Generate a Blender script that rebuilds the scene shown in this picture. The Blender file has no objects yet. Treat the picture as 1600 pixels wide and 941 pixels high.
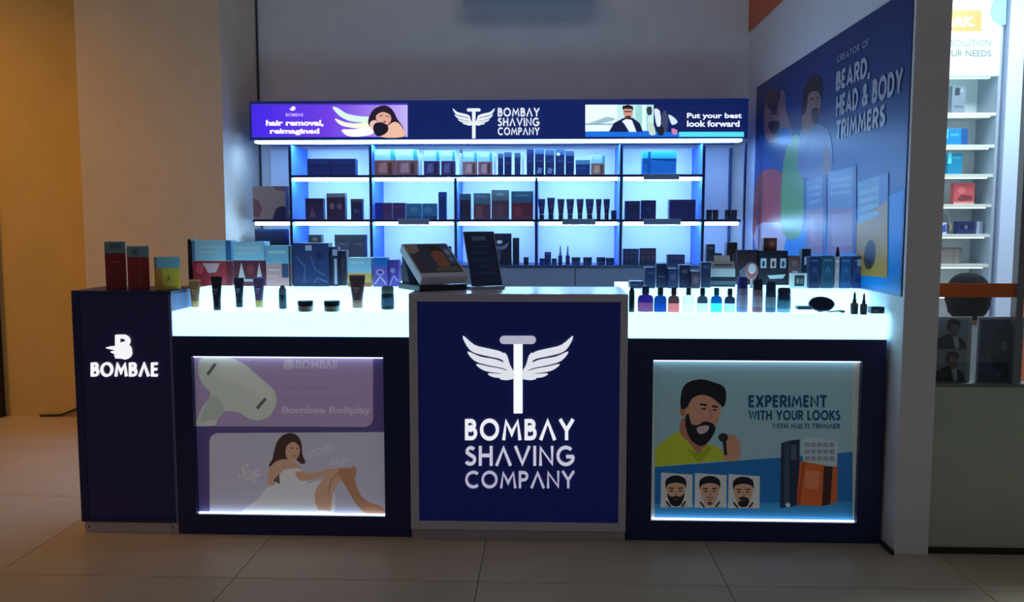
import bpy, bmesh, math, random
from mathutils import Vector, Matrix

# ------------------------------------------------------------------ camera, world, lights, exposure
S = bpy.context.scene
COL = S.collection
F = 1330.0                     # focal length in pixels of the 1600 x 941 frame
EYE = 1.35
PITCH = math.atan(120 / F)
YAW = math.atan(52 * math.cos(PITCH) / F)
cam_data = bpy.data.cameras.new('camera')
cam_data.sensor_width = 36.0
cam_data.lens = 36.0 * F / 1600.0
cam_data.clip_start = 0.05
cam = bpy.data.objects.new('camera', cam_data)
cam.location = (0, 0, EYE)
cam.rotation_euler = (math.pi / 2 - PITCH, 0, YAW)
COL.objects.link(cam)
S.camera = cam

world = bpy.data.worlds.new('mall_ambient')
world.use_nodes = True
world.node_tree.nodes['Background'].inputs['Color'].default_value = (0.93, 0.935, 1.0, 1)
world.node_tree.nodes['Background'].inputs['Strength'].default_value = 0.105
S.world = world

S.view_settings.view_transform = 'Standard'
S.view_settings.look = 'None'
S.view_settings.exposure = 0.0
S.view_settings.gamma = 1.0
S.view_settings.use_curve_mapping = False


def lamp(name, kind, loc, aim, power, color, size=0.3, size_y=None, spot=None, blend=0.6):
    d = bpy.data.lights.new(name, kind)
    d.energy = power
    d.color = color
    if kind == 'AREA':
        d.size = size
        if size_y:
            d.shape = 'RECTANGLE'
            d.size_y = size_y
    else:
        d.shadow_soft_size = size
    if spot:
        d.spot_size = math.radians(spot)
        d.spot_blend = blend
    o = bpy.data.objects.new(name, d)
    o.location = loc
    o.rotation_euler = (Vector(aim) - Vector(loc)).to_track_quat('-Z', 'Y').to_euler()
    COL.objects.link(o)
    return o


# warm ceiling lamps of the mall corridor on the left, cool ceiling lamps of the shop next door
lamp('corridor_lamp', 'SPOT', (-4.9, 3.6, 4.2), (-4.3, 5.0, 0.0), 270, (1.0, 0.45, 0.05), 0.25, None, 100, 0.9)
lamp('upper_wall_fill', 'AREA', (-0.3, 4.3, 4.3), (-0.3, 5.6, 2.4), 4.5, (1.0, 0.97, 0.96), 1.6, 0.5)  # unseen fill light, added to brighten the back wall above the header
lamp('corridor_lamp', 'SPOT', (-2.6, 2.6, 4.2), (-2.9, 5.4, 1.2), 30, (1.0, 0.62, 0.26), 0.25, None, 75, 1.0)
lamp('shop_ceiling_lamp', 'AREA', (2.8, 4.9, 3.1), (2.8, 5.2, 0.0), 85, (0.78, 0.9, 1.0), 0.9, 0.9)

# ------------------------------------------------------------------ pixel -> place
ROT = cam.rotation_euler.to_matrix()
CAM = Vector((0, 0, EYE))


def ray(px, py):
    return ROT @ Vector(((px - 800) / F, -(py - 470.5) / F, -1.0))


def aty(px, py, Y):
    d = ray(px, py)
    return CAM + d * (Y / d.y)


def atz(px, py, Z):
    d = ray(px, py)
    return CAM + d * ((Z - EYE) / d.z)


def atx(px, py, X):
    d = ray(px, py)
    return CAM + d * (X / d.x)


# ------------------------------------------------------------------ materials
def lin(c):
    c = c / 255.0
    return c / 12.92 if c <= 0.04045 else ((c + 0.055) / 1.055) ** 2.4


def rgb(c):
    return (lin(c[0]), lin(c[1]), lin(c[2]), 1.0)


MATS = {}


def mat(c, rough=0.5, metal=0.0, emit=0.0, trans=0.0, grain=0.0, scale=40.0, bump=0.0, coat=0.0, ecol=None, spec=0.5):
    key = (tuple(c), rough, metal, emit, trans, grain, scale, bump, coat, ecol, spec)
    if key in MATS:
        return MATS[key]
    m = bpy.data.materials.new('mat_%d' % len(MATS))
    m.use_nodes = True
    nt = m.node_tree
    b = nt.nodes['Principled BSDF']
    b.inputs['Roughness'].default_value = rough
    b.inputs['Metallic'].default_value = metal
    b.inputs['Specular IOR Level'].default_value = spec
    b.inputs['Coat Weight'].default_value = coat
    b.inputs['Coat Roughness'].default_value = 0.08
    b.inputs['Transmission Weight'].default_value = trans
    if trans:
        b.inputs['IOR'].default_value = 1.25
    col = rgb(c)
    if emit:
        b.inputs['Emission Color'].default_value = rgb(ecol) if ecol else col
        b.inputs['Emission Strength'].default_value = emit
    b.inputs['Base Color'].default_value = col
    m.diffuse_color = col
    if grain or bump:
        tc = nt.nodes.new('ShaderNodeTexCoord')
        n = nt.nodes.new('ShaderNodeTexNoise')
        n.inputs['Scale'].default_value = scale
        n.inputs['Detail'].default_value = 4
        nt.links.new(tc.outputs['Object'], n.inputs['Vector'])
        if grain:
            r = nt.nodes.new('ShaderNodeValToRGB')
            r.color_ramp.elements[0].position = 0.3
            r.color_ramp.elements[1].position = 0.7
            r.color_ramp.elements[0].color = tuple(x * (1 - grain) for x in col[:3]) + (1,)
            r.color_ramp.elements[1].color = tuple(min(1, x * (1 + grain)) for x in col[:3]) + (1,)
            nt.links.new(n.outputs['Fac'], r.inputs['Fac'])
            nt.links.new(r.outputs['Color'], b.inputs['Base Color'])
        if bump:
            bp = nt.nodes.new('ShaderNodeBump')
            bp.inputs['Strength'].default_value = bump
            bp.inputs['Distance'].default_value = 0.01
            nt.links.new(n.outputs['Fac'], bp.inputs['Height'])
            nt.links.new(bp.outputs['Normal'], b.inputs['Normal'])
    MATS[key] = m
    return m


def glow(c, e):
    """a surface that gives off light: lit acrylic, LED, backlit print"""
    return mat(c, rough=0.35, emit=e)


def lit_letter(c, e):
    return mat((6, 6, 8), rough=0.6, emit=e, ecol=c, spec=0.1)


def glass_mat():
    m = bpy.data.materials.new('window_glass')
    m.use_nodes = True
    nt = m.node_tree
    nt.nodes.remove(nt.nodes['Principled BSDF'])
    out = nt.nodes['Material Output']
    t = nt.nodes.new('ShaderNodeBsdfTransparent')
    t.inputs['Color'].default_value = (0.93, 0.96, 0.95, 1)
    g = nt.nodes.new('ShaderNodeBsdfGlossy')
    g.inputs['Roughness'].default_value = 0.02
    mx = nt.nodes.new('ShaderNodeMixShader')
    mx.inputs['Fac'].default_value = 0.05
    nt.links.new(t.outputs[0], mx.inputs[1])
    nt.links.new(g.outputs[0], mx.inputs[2])
    nt.links.new(mx.outputs[0], out.inputs['Surface'])
    return m


# ------------------------------------------------------------------ mesh helpers
def smooth_closed(pts, n=5):
    """closed Catmull-Rom through 2-D points"""
    out = []
    L = len(pts)
    for i in range(L):
        p0, p1, p2, p3 = pts[i - 1], pts[i], pts[(i + 1) % L], pts[(i + 2) % L]
        for k in range(n):
            t = k / n
            q = []
            for a in (0, 1):
                q.append(0.5 * (2 * p1[a] + (p2[a] - p0[a]) * t + (2 * p0[a] - 5 * p1[a] + 4 * p2[a] - p3[a]) * t * t
                                + (3 * p1[a] - p0[a] - 3 * p2[a] + p3[a]) * t ** 3))
            out.append(tuple(q))
    return out


class MB:
    """collects shapes into one mesh"""

    def __init__(self):
        self.v, self.f, self.m, self.s = [], [], [], []

    def add(self, verts, faces, mi=0, smooth=False):
        o = len(self.v)
        self.v += [tuple(x) for x in verts]
        for fa in faces:
            self.f.append([i + o for i in fa])
            self.m.append(mi)
            self.s.append(smooth)
        return self

    def box(self, x0, y0, z0, x1, y1, z1, bev=0.0, mi=0):
        bm = bmesh.new()
        bmesh.ops.create_cube(bm, size=1)
        for v in bm.verts:
            v.co = Vector(((x0 + x1) / 2 + v.co.x * (x1 - x0), (y0 + y1) / 2 + v.co.y * (y1 - y0), (z0 + z1) / 2 + v.co.z * (z1 - z0)))
        if bev:
            bmesh.ops.bevel(bm, geom=bm.edges[:], offset=min(bev, 0.45 * min(x1 - x0, y1 - y0, z1 - z0)), segments=2, affect='EDGES', profile=0.6)
        bm.verts.index_update()
        self.add([v.co for v in bm.verts], [[v.index for v in f.verts] for f in bm.faces], mi)
        bm.free()
        return self

    def lathe(self, prof, n=20, mi=0, cx=0, cy=0, sx=1.0, sy=1.0, smooth=True, caps=True):
        vs, fs = [], []
        for r, z in prof:
            for k in range(n):
                a = 2 * math.pi * k / n
                vs.append((cx + r * math.cos(a) * sx, cy + r * math.sin(a) * sy, z))
        for i in range(len(prof) - 1):
            for k in range(n):
                fs.append([i * n + k, i * n + (k + 1) % n, (i + 1) * n + (k + 1) % n, (i + 1) * n + k])
        self.add(vs, fs, mi, smooth)
        if caps:
            self.add(vs[:n], [list(range(n))[::-1]], mi)
            self.add(vs[-n:], [list(range(n))], mi)
        return self

    def rings(self, rings, mi=0, smooth=True, caps=True):
        n = len(rings[0])
        vs = [p for r in rings for p in r]
        fs = []
        for i in range(len(rings) - 1):
            for k in range(n):
                fs.append([i * n + k, i * n + (k + 1) % n, (i + 1) * n + (k + 1) % n, (i + 1) * n + k])
        self.add(vs, fs, mi, smooth)
        if caps:
            self.add(rings[0], [list(range(n))[::-1]], mi)
            self.add(rings[-1], [list(range(n))], mi)
        return self

    def prism(self, pts3, vec, mi=0):
        n = len(pts3)
        a = [Vector(p) for p in pts3]
        b = [p + Vector(vec) for p in a]
        fs = [list(range(n))[::-1], [n + i for i in range(n)]]
        for i in range(n):
            j = (i + 1) % n
            fs.append([i, j, n + j, n + i])
        return self.add(a + b, fs, mi)

    def tube(self, path, r, n=8, mi=0):
        path = [Vector(p) for p in path]
        rings = []
        for i, p in enumerate(path):
            t = (path[min(i + 1, len(path) - 1)] - path[max(i - 1, 0)]).normalized()
            up = Vector((0, 0, 1)) if abs(t.z) < 0.9 else Vector((0, 1, 0))
            x = t.cross(up).normalized()
            y = x.cross(t).normalized()
            rr = r[i] if isinstance(r, (list, tuple)) else r
            rings.append([p + x * rr * math.cos(2 * math.pi * k / n) + y * rr * math.sin(2 * math.pi * k / n) for k in range(n)])
        return self.rings(rings, mi)

    def xf(self, mtx):
        self.v = [tuple(mtx @ Vector(p)) for p in self.v]
        return self

    def mesh(self, name, mats):
        me = bpy.data.meshes.new(name)
        me.from_pydata(self.v, [], self.f)
        for m in (mats if isinstance(mats, (list, tuple)) else [mats]):
            me.materials.append(m)
        me.polygons.foreach_set('material_index', self.m)
        me.polygons.foreach_set('use_smooth', self.s)
        bm = bmesh.new()
        bm.from_mesh(me)
        bmesh.ops.recalc_face_normals(bm, faces=bm.faces[:])
        bm.to_mesh(me)
        bm.free()
        me.update()
        return me


def root_loc(o):
    v = Vector((0, 0, 0))
    while o:
        v += o.location
        o = o.parent
    return v


def obj(name, mb, mats, parent=None, world=False):
    """link one mesh object; world=True: the mesh was built in room coordinates"""
    if world and parent is not None:
        off = root_loc(parent)
        mb.v = [(x - off.x, y - off.y, z - off.z) for x, y, z in mb.v]
    o = bpy.data.objects.new(name, mb.mesh(name, mats))
    COL.objects.link(o)
    o.parent = parent
    return o


def tag(o, label, cat, group=None):
    o['label'] = label
    o['category'] = cat
    if group:
        o['group'] = group
    return o


def thing(name, label, cat, loc=(0, 0, 0), rz=0.0, group=None):
    o = bpy.data.objects.new(name, None)
    o.empty_display_size = 0.05
    o.location = loc
    o.rotation_euler = (0, 0, rz)
    COL.objects.link(o)
    return tag(o, label, cat, group)


def struct(name, mb, mats):
    o = obj(name, mb, mats)
    o['kind'] = 'structure'
    return o


# ------------------------------------------------------------------ flat print: coloured shapes on a board
FONT_CACHE = {}


def text_geo(s, bold=0.0, shear=0.0, space=1.0):
    key = (s, bold, shear, space)
    if key in FONT_CACHE:
        return FONT_CACHE[key]
    cu = bpy.data.curves.new('txt', 'FONT')
    cu.body = s
    cu.size = 1
    cu.offset = bold
    cu.shear = shear
    cu.space_character = space
    cu.resolution_u = 3
    o = bpy.data.objects.new('txt', cu)
    COL.objects.link(o)
    dg = bpy.context.evaluated_depsgraph_get()
    me = bpy.data.meshes.new_from_object(o.evaluated_get(dg))
    vs = [(v.co.x, v.co.y) for v in me.vertices]
    fs = [list(p.vertices) for p in me.polygons]
    bpy.data.objects.remove(o)
    bpy.data.curves.remove(cu)
    bpy.data.meshes.remove(me)
    x0, x1 = min(v[0] for v in vs), max(v[0] for v in vs)
    y0, y1 = min(v[1] for v in vs), max(v[1] for v in vs)
    vs = [((x - x0) / (x1 - x0), (y - y0) / (y1 - y0)) for x, y in vs]
    FONT_CACHE[key] = (vs, fs)
    return vs, fs


class Print:
    """a picture of flat shapes; every shape lies a hair above the one before, all in one mesh"""

    def __init__(self, mapf, normal, start=0.0006, step=0.00005, emit=0.0, rough=0.4, gain=1.0, spec=0.5):
        self.mapf, self.n = mapf, Vector(normal)
        self.lift, self.step = start, step
        self.emit, self.rough, self.gain, self.spec = emit, rough, gain, spec
        self.tf = (0, 0, 1, 1)
        self.mb, self.mats = MB(), []

    def crop(self, x0, y0, s, sy=None):
        self.tf = (x0, y0, s, sy or s)
        return self

    def _mi(self, c, emit=None):
        c = tuple(max(0, min(255, v * self.gain)) for v in c)
        m = mat(c, rough=self.rough, emit=self.emit if emit is None else emit, spec=self.spec)
        if m not in self.mats:
            self.mats.append(m)
        return self.mats.index(m)

    def _pt(self, p):
        x0, y0, sx, sy = self.tf
        return self.mapf(x0 + p[0] * sx, y0 + p[1] * sy) + self.n * self.lift

    def poly(self, pts, c, smooth=0, emit=None):
        if smooth:
            pts = smooth_closed(pts, smooth)
        vs = [self._pt(p) for p in pts]
        self.mb.add(vs, [list(range(len(vs)))], self._mi(c, emit))
        self.lift += self.step
        return self

    def rect(self, x0, y0, x1, y1, c, emit=None):
        return self.poly([(x0, y0), (x1, y0), (x1, y1), (x0, y1)], c, 0, emit)

    def ell(self, cx, cy, rx, ry, c, rot=0.0, n=20):
        ca, sa = math.cos(rot), math.sin(rot)
        pts = []
        for k in range(n):
            a = 2 * math.pi * k / n
            x, y = rx * math.cos(a), ry * math.sin(a)
            pts.append((cx + x * ca - y * sa, cy + x * sa + y * ca))
        return self.poly(pts, c)

    def stroke(self, pts, w, c):
        mi = self._mi(c)
        for (xa, ya), (xb, yb) in zip(pts[:-1], pts[1:]):
            d = math.hypot(xb - xa, yb - ya) or 1
            nx, ny = -(yb - ya) / d * w / 2, (xb - xa) / d * w / 2
            q = [(xa + nx, ya + ny), (xb + nx, yb + ny), (xb - nx, yb - ny), (xa - nx, ya - ny)]
            self.mb.add([self._pt(p) for p in q], [[0, 1, 2, 3]], mi)
            self.lift += self.step * 0.2
        self.lift += self.step
        return self

    def text(self, s, x0, y0, x1, y1, c, bold=0.0, shear=0.0, space=1.0, rot=0.0):
        vs, fs = text_geo(s, bold, shear, space)
        cx, cy = (x0 + x1) / 2, (y0 + y1) / 2
        ca, sa = math.cos(rot), math.sin(rot)
        out = []
        for u, v in vs:
            x, y = x0 + u * (x1 - x0) - cx, y1 + v * (y0 - y1) - cy
            out.append(self._pt((cx + x * ca - y * sa, cy + x * sa + y * ca)))
        self.mb.add(out, fs, self._mi(c))
        self.lift += self.step
        return self

    def gtext(self, s, x0, y0, x1, y1, c, w=0.2, gap=0.16):
        """bold geometric capitals, cap height exactly y0..y1"""
        tot = sum(GLYPH[ch][0] for ch in s) + gap * (len(s) - 1)
        k = (x1 - x0) / tot
        x = x0
        mi = self._mi(c)
        for ch in s:
            for st in GLYPH[ch][1]:
                L, R_, closed = offset_line(st, w)
                n = len(L)
                pt = lambda p: self._pt((x + p[0] * k, y1 - p[1] * (y1 - y0)))
                vs = [pt(p) for p in L] + [pt(p) for p in R_]
                self.mb.add(vs, [[i, (i + 1) % n, n + (i + 1) % n, n + i] for i in (range(n) if closed else range(n - 1))], mi)
                self.lift += self.step * 0.15
            x += (GLYPH[ch][0] + gap) * k
        self.lift += self.step
        return self

    def build(self, name, parent=None, world=True):
        return obj(name, self.mb, self.mats, parent, world)


# ------------------------------------------------------------------ brand lettering: geometric capitals drawn with strokes
def arc(cx, cy, rx, ry, a0, a1, n=10):
    return [(cx + rx * math.cos(math.radians(a0 + (a1 - a0) * k / n)), cy + ry * math.sin(math.radians(a0 + (a1 - a0) * k / n))) for k in range(n + 1)]


GLYPH = {   # width, strokes (closed strokes repeat their first point)
    'B': (0.62, [[(0.08, 0.0), (0.08, 1.0)], [(0.08, 0.92), (0.30, 0.92)] + arc(0.30, 0.735, 0.19, 0.185, 90, -90) + [(0.08, 0.55)],
                 [(0.08, 0.55), (0.34, 0.55)] + arc(0.34, 0.315, 0.21, 0.235, 90, -90) + [(0.08, 0.08)]]),
    'O': (1.0, [arc(0.5, 0.5, 0.42, 0.44, 0, 360, 28)]),
    'M': (1.02, [[(0.08, 0.0), (0.20, 0.90), (0.51, 0.30), (0.82, 0.90), (0.94, 0.0)]]),
    'A': (0.86, [[(0.06, 0.0), (0.43, 0.90), (0.80, 0.0)]]),
    'V': (0.86, [[(0.06, 1.0), (0.43, 0.10), (0.80, 1.0)]]),
    'Y': (0.80, [[(0.06, 1.0), (0.40, 0.47), (0.74, 1.0)], [(0.40, 0.50), (0.40, 0.0)]]),
    'S': (0.58, [arc(0.30, 0.73, 0.20, 0.19, 35, 200, 10) + arc(0.27, 0.30, 0.24, 0.22, 75, -150, 14)]),
    'H': (0.74, [[(0.08, 0), (0.08, 1)], [(0.66, 0), (0.66, 1)], [(0.08, 0.52), (0.66, 0.52)]]),
    'F': (0.52, [[(0.08, 0.0), (0.08, 1.0)], [(0.08, 0.92), (0.50, 0.92)], [(0.08, 0.50), (0.44, 0.50)]]),
    'I': (0.16, [[(0.08, 0), (0.08, 1)]]),
    'N': (0.78, [[(0.08, 0), (0.08, 0.92), (0.70, 0.08), (0.70, 1.0)]]),
    'G': (0.98, [arc(0.5, 0.5, 0.42, 0.44, 48, 335, 24), [(0.92, 0.46), (0.52, 0.46)], [(0.90, 0.46), (0.88, 0.30)]]),
    'C': (0.86, [arc(0.5, 0.5, 0.42, 0.44, 50, 310, 24)]),
    'P': (0.60, [[(0.08, 0.0), (0.08, 1.0)], [(0.08, 0.92), (0.30, 0.92)] + arc(0.30, 0.70, 0.22, 0.22, 90, -90) + [(0.08, 0.48)]]),
    'a': (0.86, [[(0.08, 0.0), (0.43, 0.92), (0.78, 0.0)], [(0.20, 0.26), (0.66, 0.26)]]),
    'X': (0.78, [[(0.08, 0.0), (0.70, 1.0)], [(0.08, 1.0), (0.70, 0.0)]]),
    'R': (0.66, [[(0.08, 0.0), (0.08, 1.0)], [(0.08, 0.92), (0.34, 0.92)] + arc(0.34, 0.69, 0.22, 0.23, 90, -90) + [(0.08, 0.46)], [(0.30, 0.46), (0.60, 0.0)]]),
    'T': (0.66, [[(0.33, 0.0), (0.33, 0.92)], [(0.0, 0.92), (0.66, 0.92)]]),
    'W': (1.10, [[(0.06, 1.0), (0.30, 0.10), (0.55, 0.90), (0.80, 0.10), (1.04, 1.0)]]),
    'U': (0.72, [[(0.08, 1.0), (0.08, 0.34)] + arc(0.36, 0.34, 0.28, 0.26, 180, 360, 10) + [(0.64, 1.0)]]),
    'L': (0.52, [[(0.08, 1.0), (0.08, 0.08), (0.52, 0.08)]]),
    'K': (0.70, [[(0.08, 0.0), (0.08, 1.0)], [(0.66, 1.0), (0.12, 0.46)], [(0.26, 0.58), (0.68, 0.0)]]),
    'D': (0.76, [[(0.08, 0.0), (0.08, 1.0)], [(0.08, 0.92), (0.28, 0.92)] + arc(0.28, 0.5, 0.40, 0.42, 90, -90, 12) + [(0.08, 0.08)]]),
    '&': (0.80, [[(0.76, 0.02), (0.26, 0.66)], arc(0.36, 0.76, 0.15, 0.16, 220, -40, 12) + [(0.22, 0.40)], arc(0.32, 0.26, 0.23, 0.18, 130, 300, 10) + [(0.76, 0.46)]]),
    ',': (0.20, [[(0.12, 0.14), (0.06, -0.16)]]),
    ' ': (0.30, []),
    'E': (0.54, [[(0.08, 0.0), (0.08, 1.0)], [(0.08, 0.92), (0.50, 0.92)], [(0.08, 0.52), (0.46, 0.52)], [(0.08, 0.08), (0.50, 0.08)]]),
}


def offset_line(pts, w):
    """left and right outlines of a stroke with mitred corners"""
    closed = math.hypot(pts[0][0] - pts[-1][0], pts[0][1] - pts[-1][1]) < 1e-6
    if closed:
        pts = pts[:-1]
    n = len(pts)
    L, Rr = [], []
    for i in range(n):
        a = pts[i - 1] if (i or closed) else None
        b = pts[(i + 1) % n] if (i < n - 1 or closed) else None
        p = pts[i]
        ds = []
        for q0, q1 in ((a, p), (p, b)):
            if q0 and q1:
                d = math.hypot(q1[0] - q0[0], q1[1] - q0[1]) or 1e-9
                ds.append(((q1[0] - q0[0]) / d, (q1[1] - q0[1]) / d))
        nx = sum(-d[1] for d in ds) / len(ds)
        ny = sum(d[0] for d in ds) / len(ds)
        l2 = max(0.22, nx * nx + ny * ny)
        nx, ny = nx / l2 * w / 2, ny / l2 * w / 2
        L.append((p[0] + nx, p[1] + ny))
        Rr.append((p[0] - nx, p[1] - ny))
    return L, Rr, closed


def letter_mesh(ch, w, mapf, depth):
    """mapf(u, v) -> room point; depth vector towards the viewer"""
    mb = MB()
    for st in GLYPH[ch][1]:
        L, Rr, closed = offset_line(st, w)
        n = len(L)
        rng = range(n) if closed else range(n - 1)
        D = Vector(depth)
        for i in rng:
            j = (i + 1) % n
            q = [mapf(*L[i]), mapf(*L[j]), mapf(*Rr[j]), mapf(*Rr[i])]
            mb.prism(q, D)
    return mb


def brand_word(word, x0, y0, x1, y1, Y, w, m, parent, depth=0.012, gap=0.17, name='letter'):
    """spread the word's letters over the pixel box x0..x1, y0..y1 on the plane Y"""
    tot = sum(GLYPH[c][0] for c in word) + gap * (len(word) - 1)
    k = (x1 - x0) / tot
    x = x0
    for c in word:
        f = lambda u, v, x=x: aty(x + u * k, y1 - v * (y1 - y0), Y)
        obj(name, letter_mesh(c, w, f, (0, -depth, 0)), m, parent, True)
        x += (GLYPH[c][0] + gap) * k


FEATHERS = [
    [(210, 190), (250, 222), (300, 235), (340, 245), (362, 262), (370, 288), (340, 270), (290, 259), (245, 246), (222, 222)],
    [(226, 245), (270, 263), (320, 272), (352, 284), (375, 302), (380, 314), (345, 301), (295, 291), (250, 276)],
    [(256, 289), (300, 298), (340, 305), (372, 316), (382, 326), (340, 320), (285, 311)],
    [(297, 322), (335, 323), (365, 325), (386, 330), (360, 336), (318, 334)],
    [(338, 339), (365, 334), (388, 332), (387, 339), (360, 344)],
    [(352, 250), (364, 260), (374, 292), (388, 318), (388, 338), (376, 326), (360, 302), (350, 275)],
]


def razor_emblem(cx, cy, k, ky, Y, mats, parent, depth=0.012):
    """winged razor: origin (402, 325) of the drawing at pixel cx, cy"""
    f = lambda p: aty(cx + (p[0] - 402) * k, cy + (p[1] - 325) * ky, Y)
    D = (0, -depth, 0)
    bar = []
    for sx, sy, a0 in ((451, 204, -90), (352, 204, 90)):
        bar += arc(sx, sy, 14, 14, a0, a0 + 180, 6)
    obj('razor_head', MB().prism([f(p) for p in bar], D), mats[0], parent, True)
    obj('razor_handle', MB().prism([f(p) for p in [(387, 216), (418, 216), (418, 460), (387, 460)]], D), mats[1], parent, True)
    for fe in FEATHERS:
        s = smooth_closed(fe, 3)
        obj('wing_feather', MB().prism([f(p) for p in s], D), mats[2], parent, True)
        obj('wing_feather', MB().prism([f((804 - p[0], p[1])) for p in s], D), mats[2], parent, True)
# ------------------------------------------------------------------ the setting
WALL = mat((226, 222, 226), rough=0.7, grain=0.03, scale=6, bump=0.03)
PIER = mat((216, 196, 172), rough=0.7, grain=0.04, scale=5, bump=0.03)
OCHRE = mat((206, 176, 112), rough=0.65, grain=0.05, scale=4, bump=0.03)
TILE = mat((186, 169, 148), rough=0.38, grain=0.06, scale=3, bump=0.0)
GROUT = mat((120, 114, 110), rough=0.8, grain=0.1, scale=30)
WX = 1.432        # inner face of the partition on the right
BACK = 6.2        # back wall

floor = struct('floor', MB().box(-7, -1.5, -0.08, 5.5, 8, -0.004), GROUT)
T = 0.936
tile_me = MB().box(-T / 2 + 0.0016, -T / 2 + 0.0016, -0.012, T / 2 - 0.0016, T / 2 - 0.0016, 0.0, bev=0.0012).mesh('floor_tile', TILE)
for i in range(-5, 5):
    for j in range(-2, 4):
        t = bpy.data.objects.new('floor_tile', tile_me)
        t.location = (-0.25 + (i + 0.5) * T, 3.11 + (j + 0.5) * T, 0)
        COL.objects.link(t)
        t.parent = floor

struct('wall_back', MB().box(-2.085, BACK, 0, WX, BACK + 0.15, 4.0), WALL)
struct('wall_pier', MB().box(-3.03, 5.5, 0, -2.085, BACK + 0.15, 4.0), [PIER])
struct('wall_left', MB().box(-7.0, 5.78, 0, -3.03, 5.95, 4.0), OCHRE)
struct('wall_right', MB().box(WX, 3.44, 0, 1.570, BACK + 0.15, 4.0, bev=0.003), WALL)
struct('baseboard_right', MB().box(WX - 0.012, 3.435, 0, WX - 0.0005, 3.555, 0.018), mat((20, 24, 34)))
struct('trim_1', MB().box(WX - 0.008, 4.2, 2.70, WX - 0.0005, BACK - 0.001, 3.3), mat((206, 98, 40), rough=0.5, grain=0.04))
struct('trim_2', MB().box(-2.0835, BACK - 0.012, 0.0, -2.07, BACK - 0.0005, 4.0), mat((70, 70, 80), rough=0.6))

# dark door at the far left
door = struct('door_1', MB().box(-4.75, 5.735, 0.005, -3.86, 5.7795, 2.2, bev=0.004), mat((34, 28, 22), rough=0.4, grain=0.1))
obj('door_frame', MB().box(-3.86, 5.715, 0.0, -3.805, 5.7795, 2.26, bev=0.003).box(-4.82, 5.715, 2.2, -3.86, 5.7795, 2.26, bev=0.003),
    mat((22, 20, 18), rough=0.4), door)
obj('door_handle', MB().tube([(-3.95, 5.735, 1.0), (-3.95, 5.69, 1.0), (-4.07, 5.69, 1.0)], 0.009), mat((150, 150, 150), rough=0.3, metal=1), door)

cab = tag(obj('cable', MB().tube([(-3.55, 5.762, 0.008), (-3.40, 5.765, 0.012), (-3.30, 5.768, 0.05), (-3.2, 5.77, 0.10), (-3.12, 5.77, 0.15), (-3.06, 5.77, 0.18)], 0.008),
              mat((38, 26, 16))), 'thin dark cable climbing the foot of the ochre wall beside the navy cabinet', 'cable')

# wall-hung air conditioner whose lower edge shows at the top of the picture
p0, p1 = aty(724, 4, 6.19), aty(927, 4, 6.19)
ac = thing('air_conditioner', 'long white wall unit hung high above the header sign', 'air conditioner', ((p0.x + p1.x) / 2, 6.09, p0.z))
w = (p1.x - p0.x) / 2
WHITE = mat((225, 226, 228), rough=0.4)
prof = [(-0.10, 0.03), (-0.075, 0.0), (0.105, 0.0), (0.105, 0.28), (-0.06, 0.28), (-0.10, 0.22)]
obj('housing', MB().prism([(-w, y, z) for y, z in prof], (2 * w, 0, 0)), WHITE, ac)
obj('air_flap', MB().box(-w + 0.05, -0.09, -0.004, w - 0.05, -0.03, 0.004, bev=0.002), mat((120, 122, 126), rough=0.4), ac)
obj('front_seam', MB().box(-w + 0.01, -0.103, 0.09, w - 0.01, -0.0985, 0.094), mat((90, 90, 94)), ac)

# ------------------------------------------------------------------ wall shelving
SY0, SY1 = 5.75, 6.16          # front edge and back of the shelves
NAVY_EDGE = mat((16, 30, 78), rough=0.4)
BLUE_LAM = mat((70, 132, 236), rough=0.45)
BACKP = mat((236, 240, 244), rough=0.5)
LED = glow((152, 204, 255), 52.0)
LEDH = glow((152, 204, 255), 27.0)
Z3, Z2, Z1, ZH = 1.075, 1.382, 1.680, 1.896
DPX = [455, 580, 712, 838, 970, 1098]
DX = [aty(p, 345, SY0).x for p in DPX]
XL, XR = -1.99, 1.330
unit = thing('display_shelving', 'wall of backlit blue and white product shelves under the header sign', 'shelving', ((XL + XR) / 2, 5.95, 0))


def board(x0, x1, ztop, led=True, y1=SY1):
    s = obj('shelf', MB().box(x0, SY0 + 0.006, ztop - 0.016, x1, y1, ztop), mat((214, 222, 235), rough=0.35), unit, True)
    obj('front_edge', MB().box(x0, SY0, ztop - 0.017, x1, SY0 + 0.0055, ztop + 0.001), NAVY_EDGE, s, True)
    if led:
        obj('led_strip', MB().box(x0 + 0.012, SY0 + 0.014, ztop - 0.038, x1 - 0.012, SY0 + 0.034, ztop - 0.0165), LED, s, True)
    return s


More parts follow.
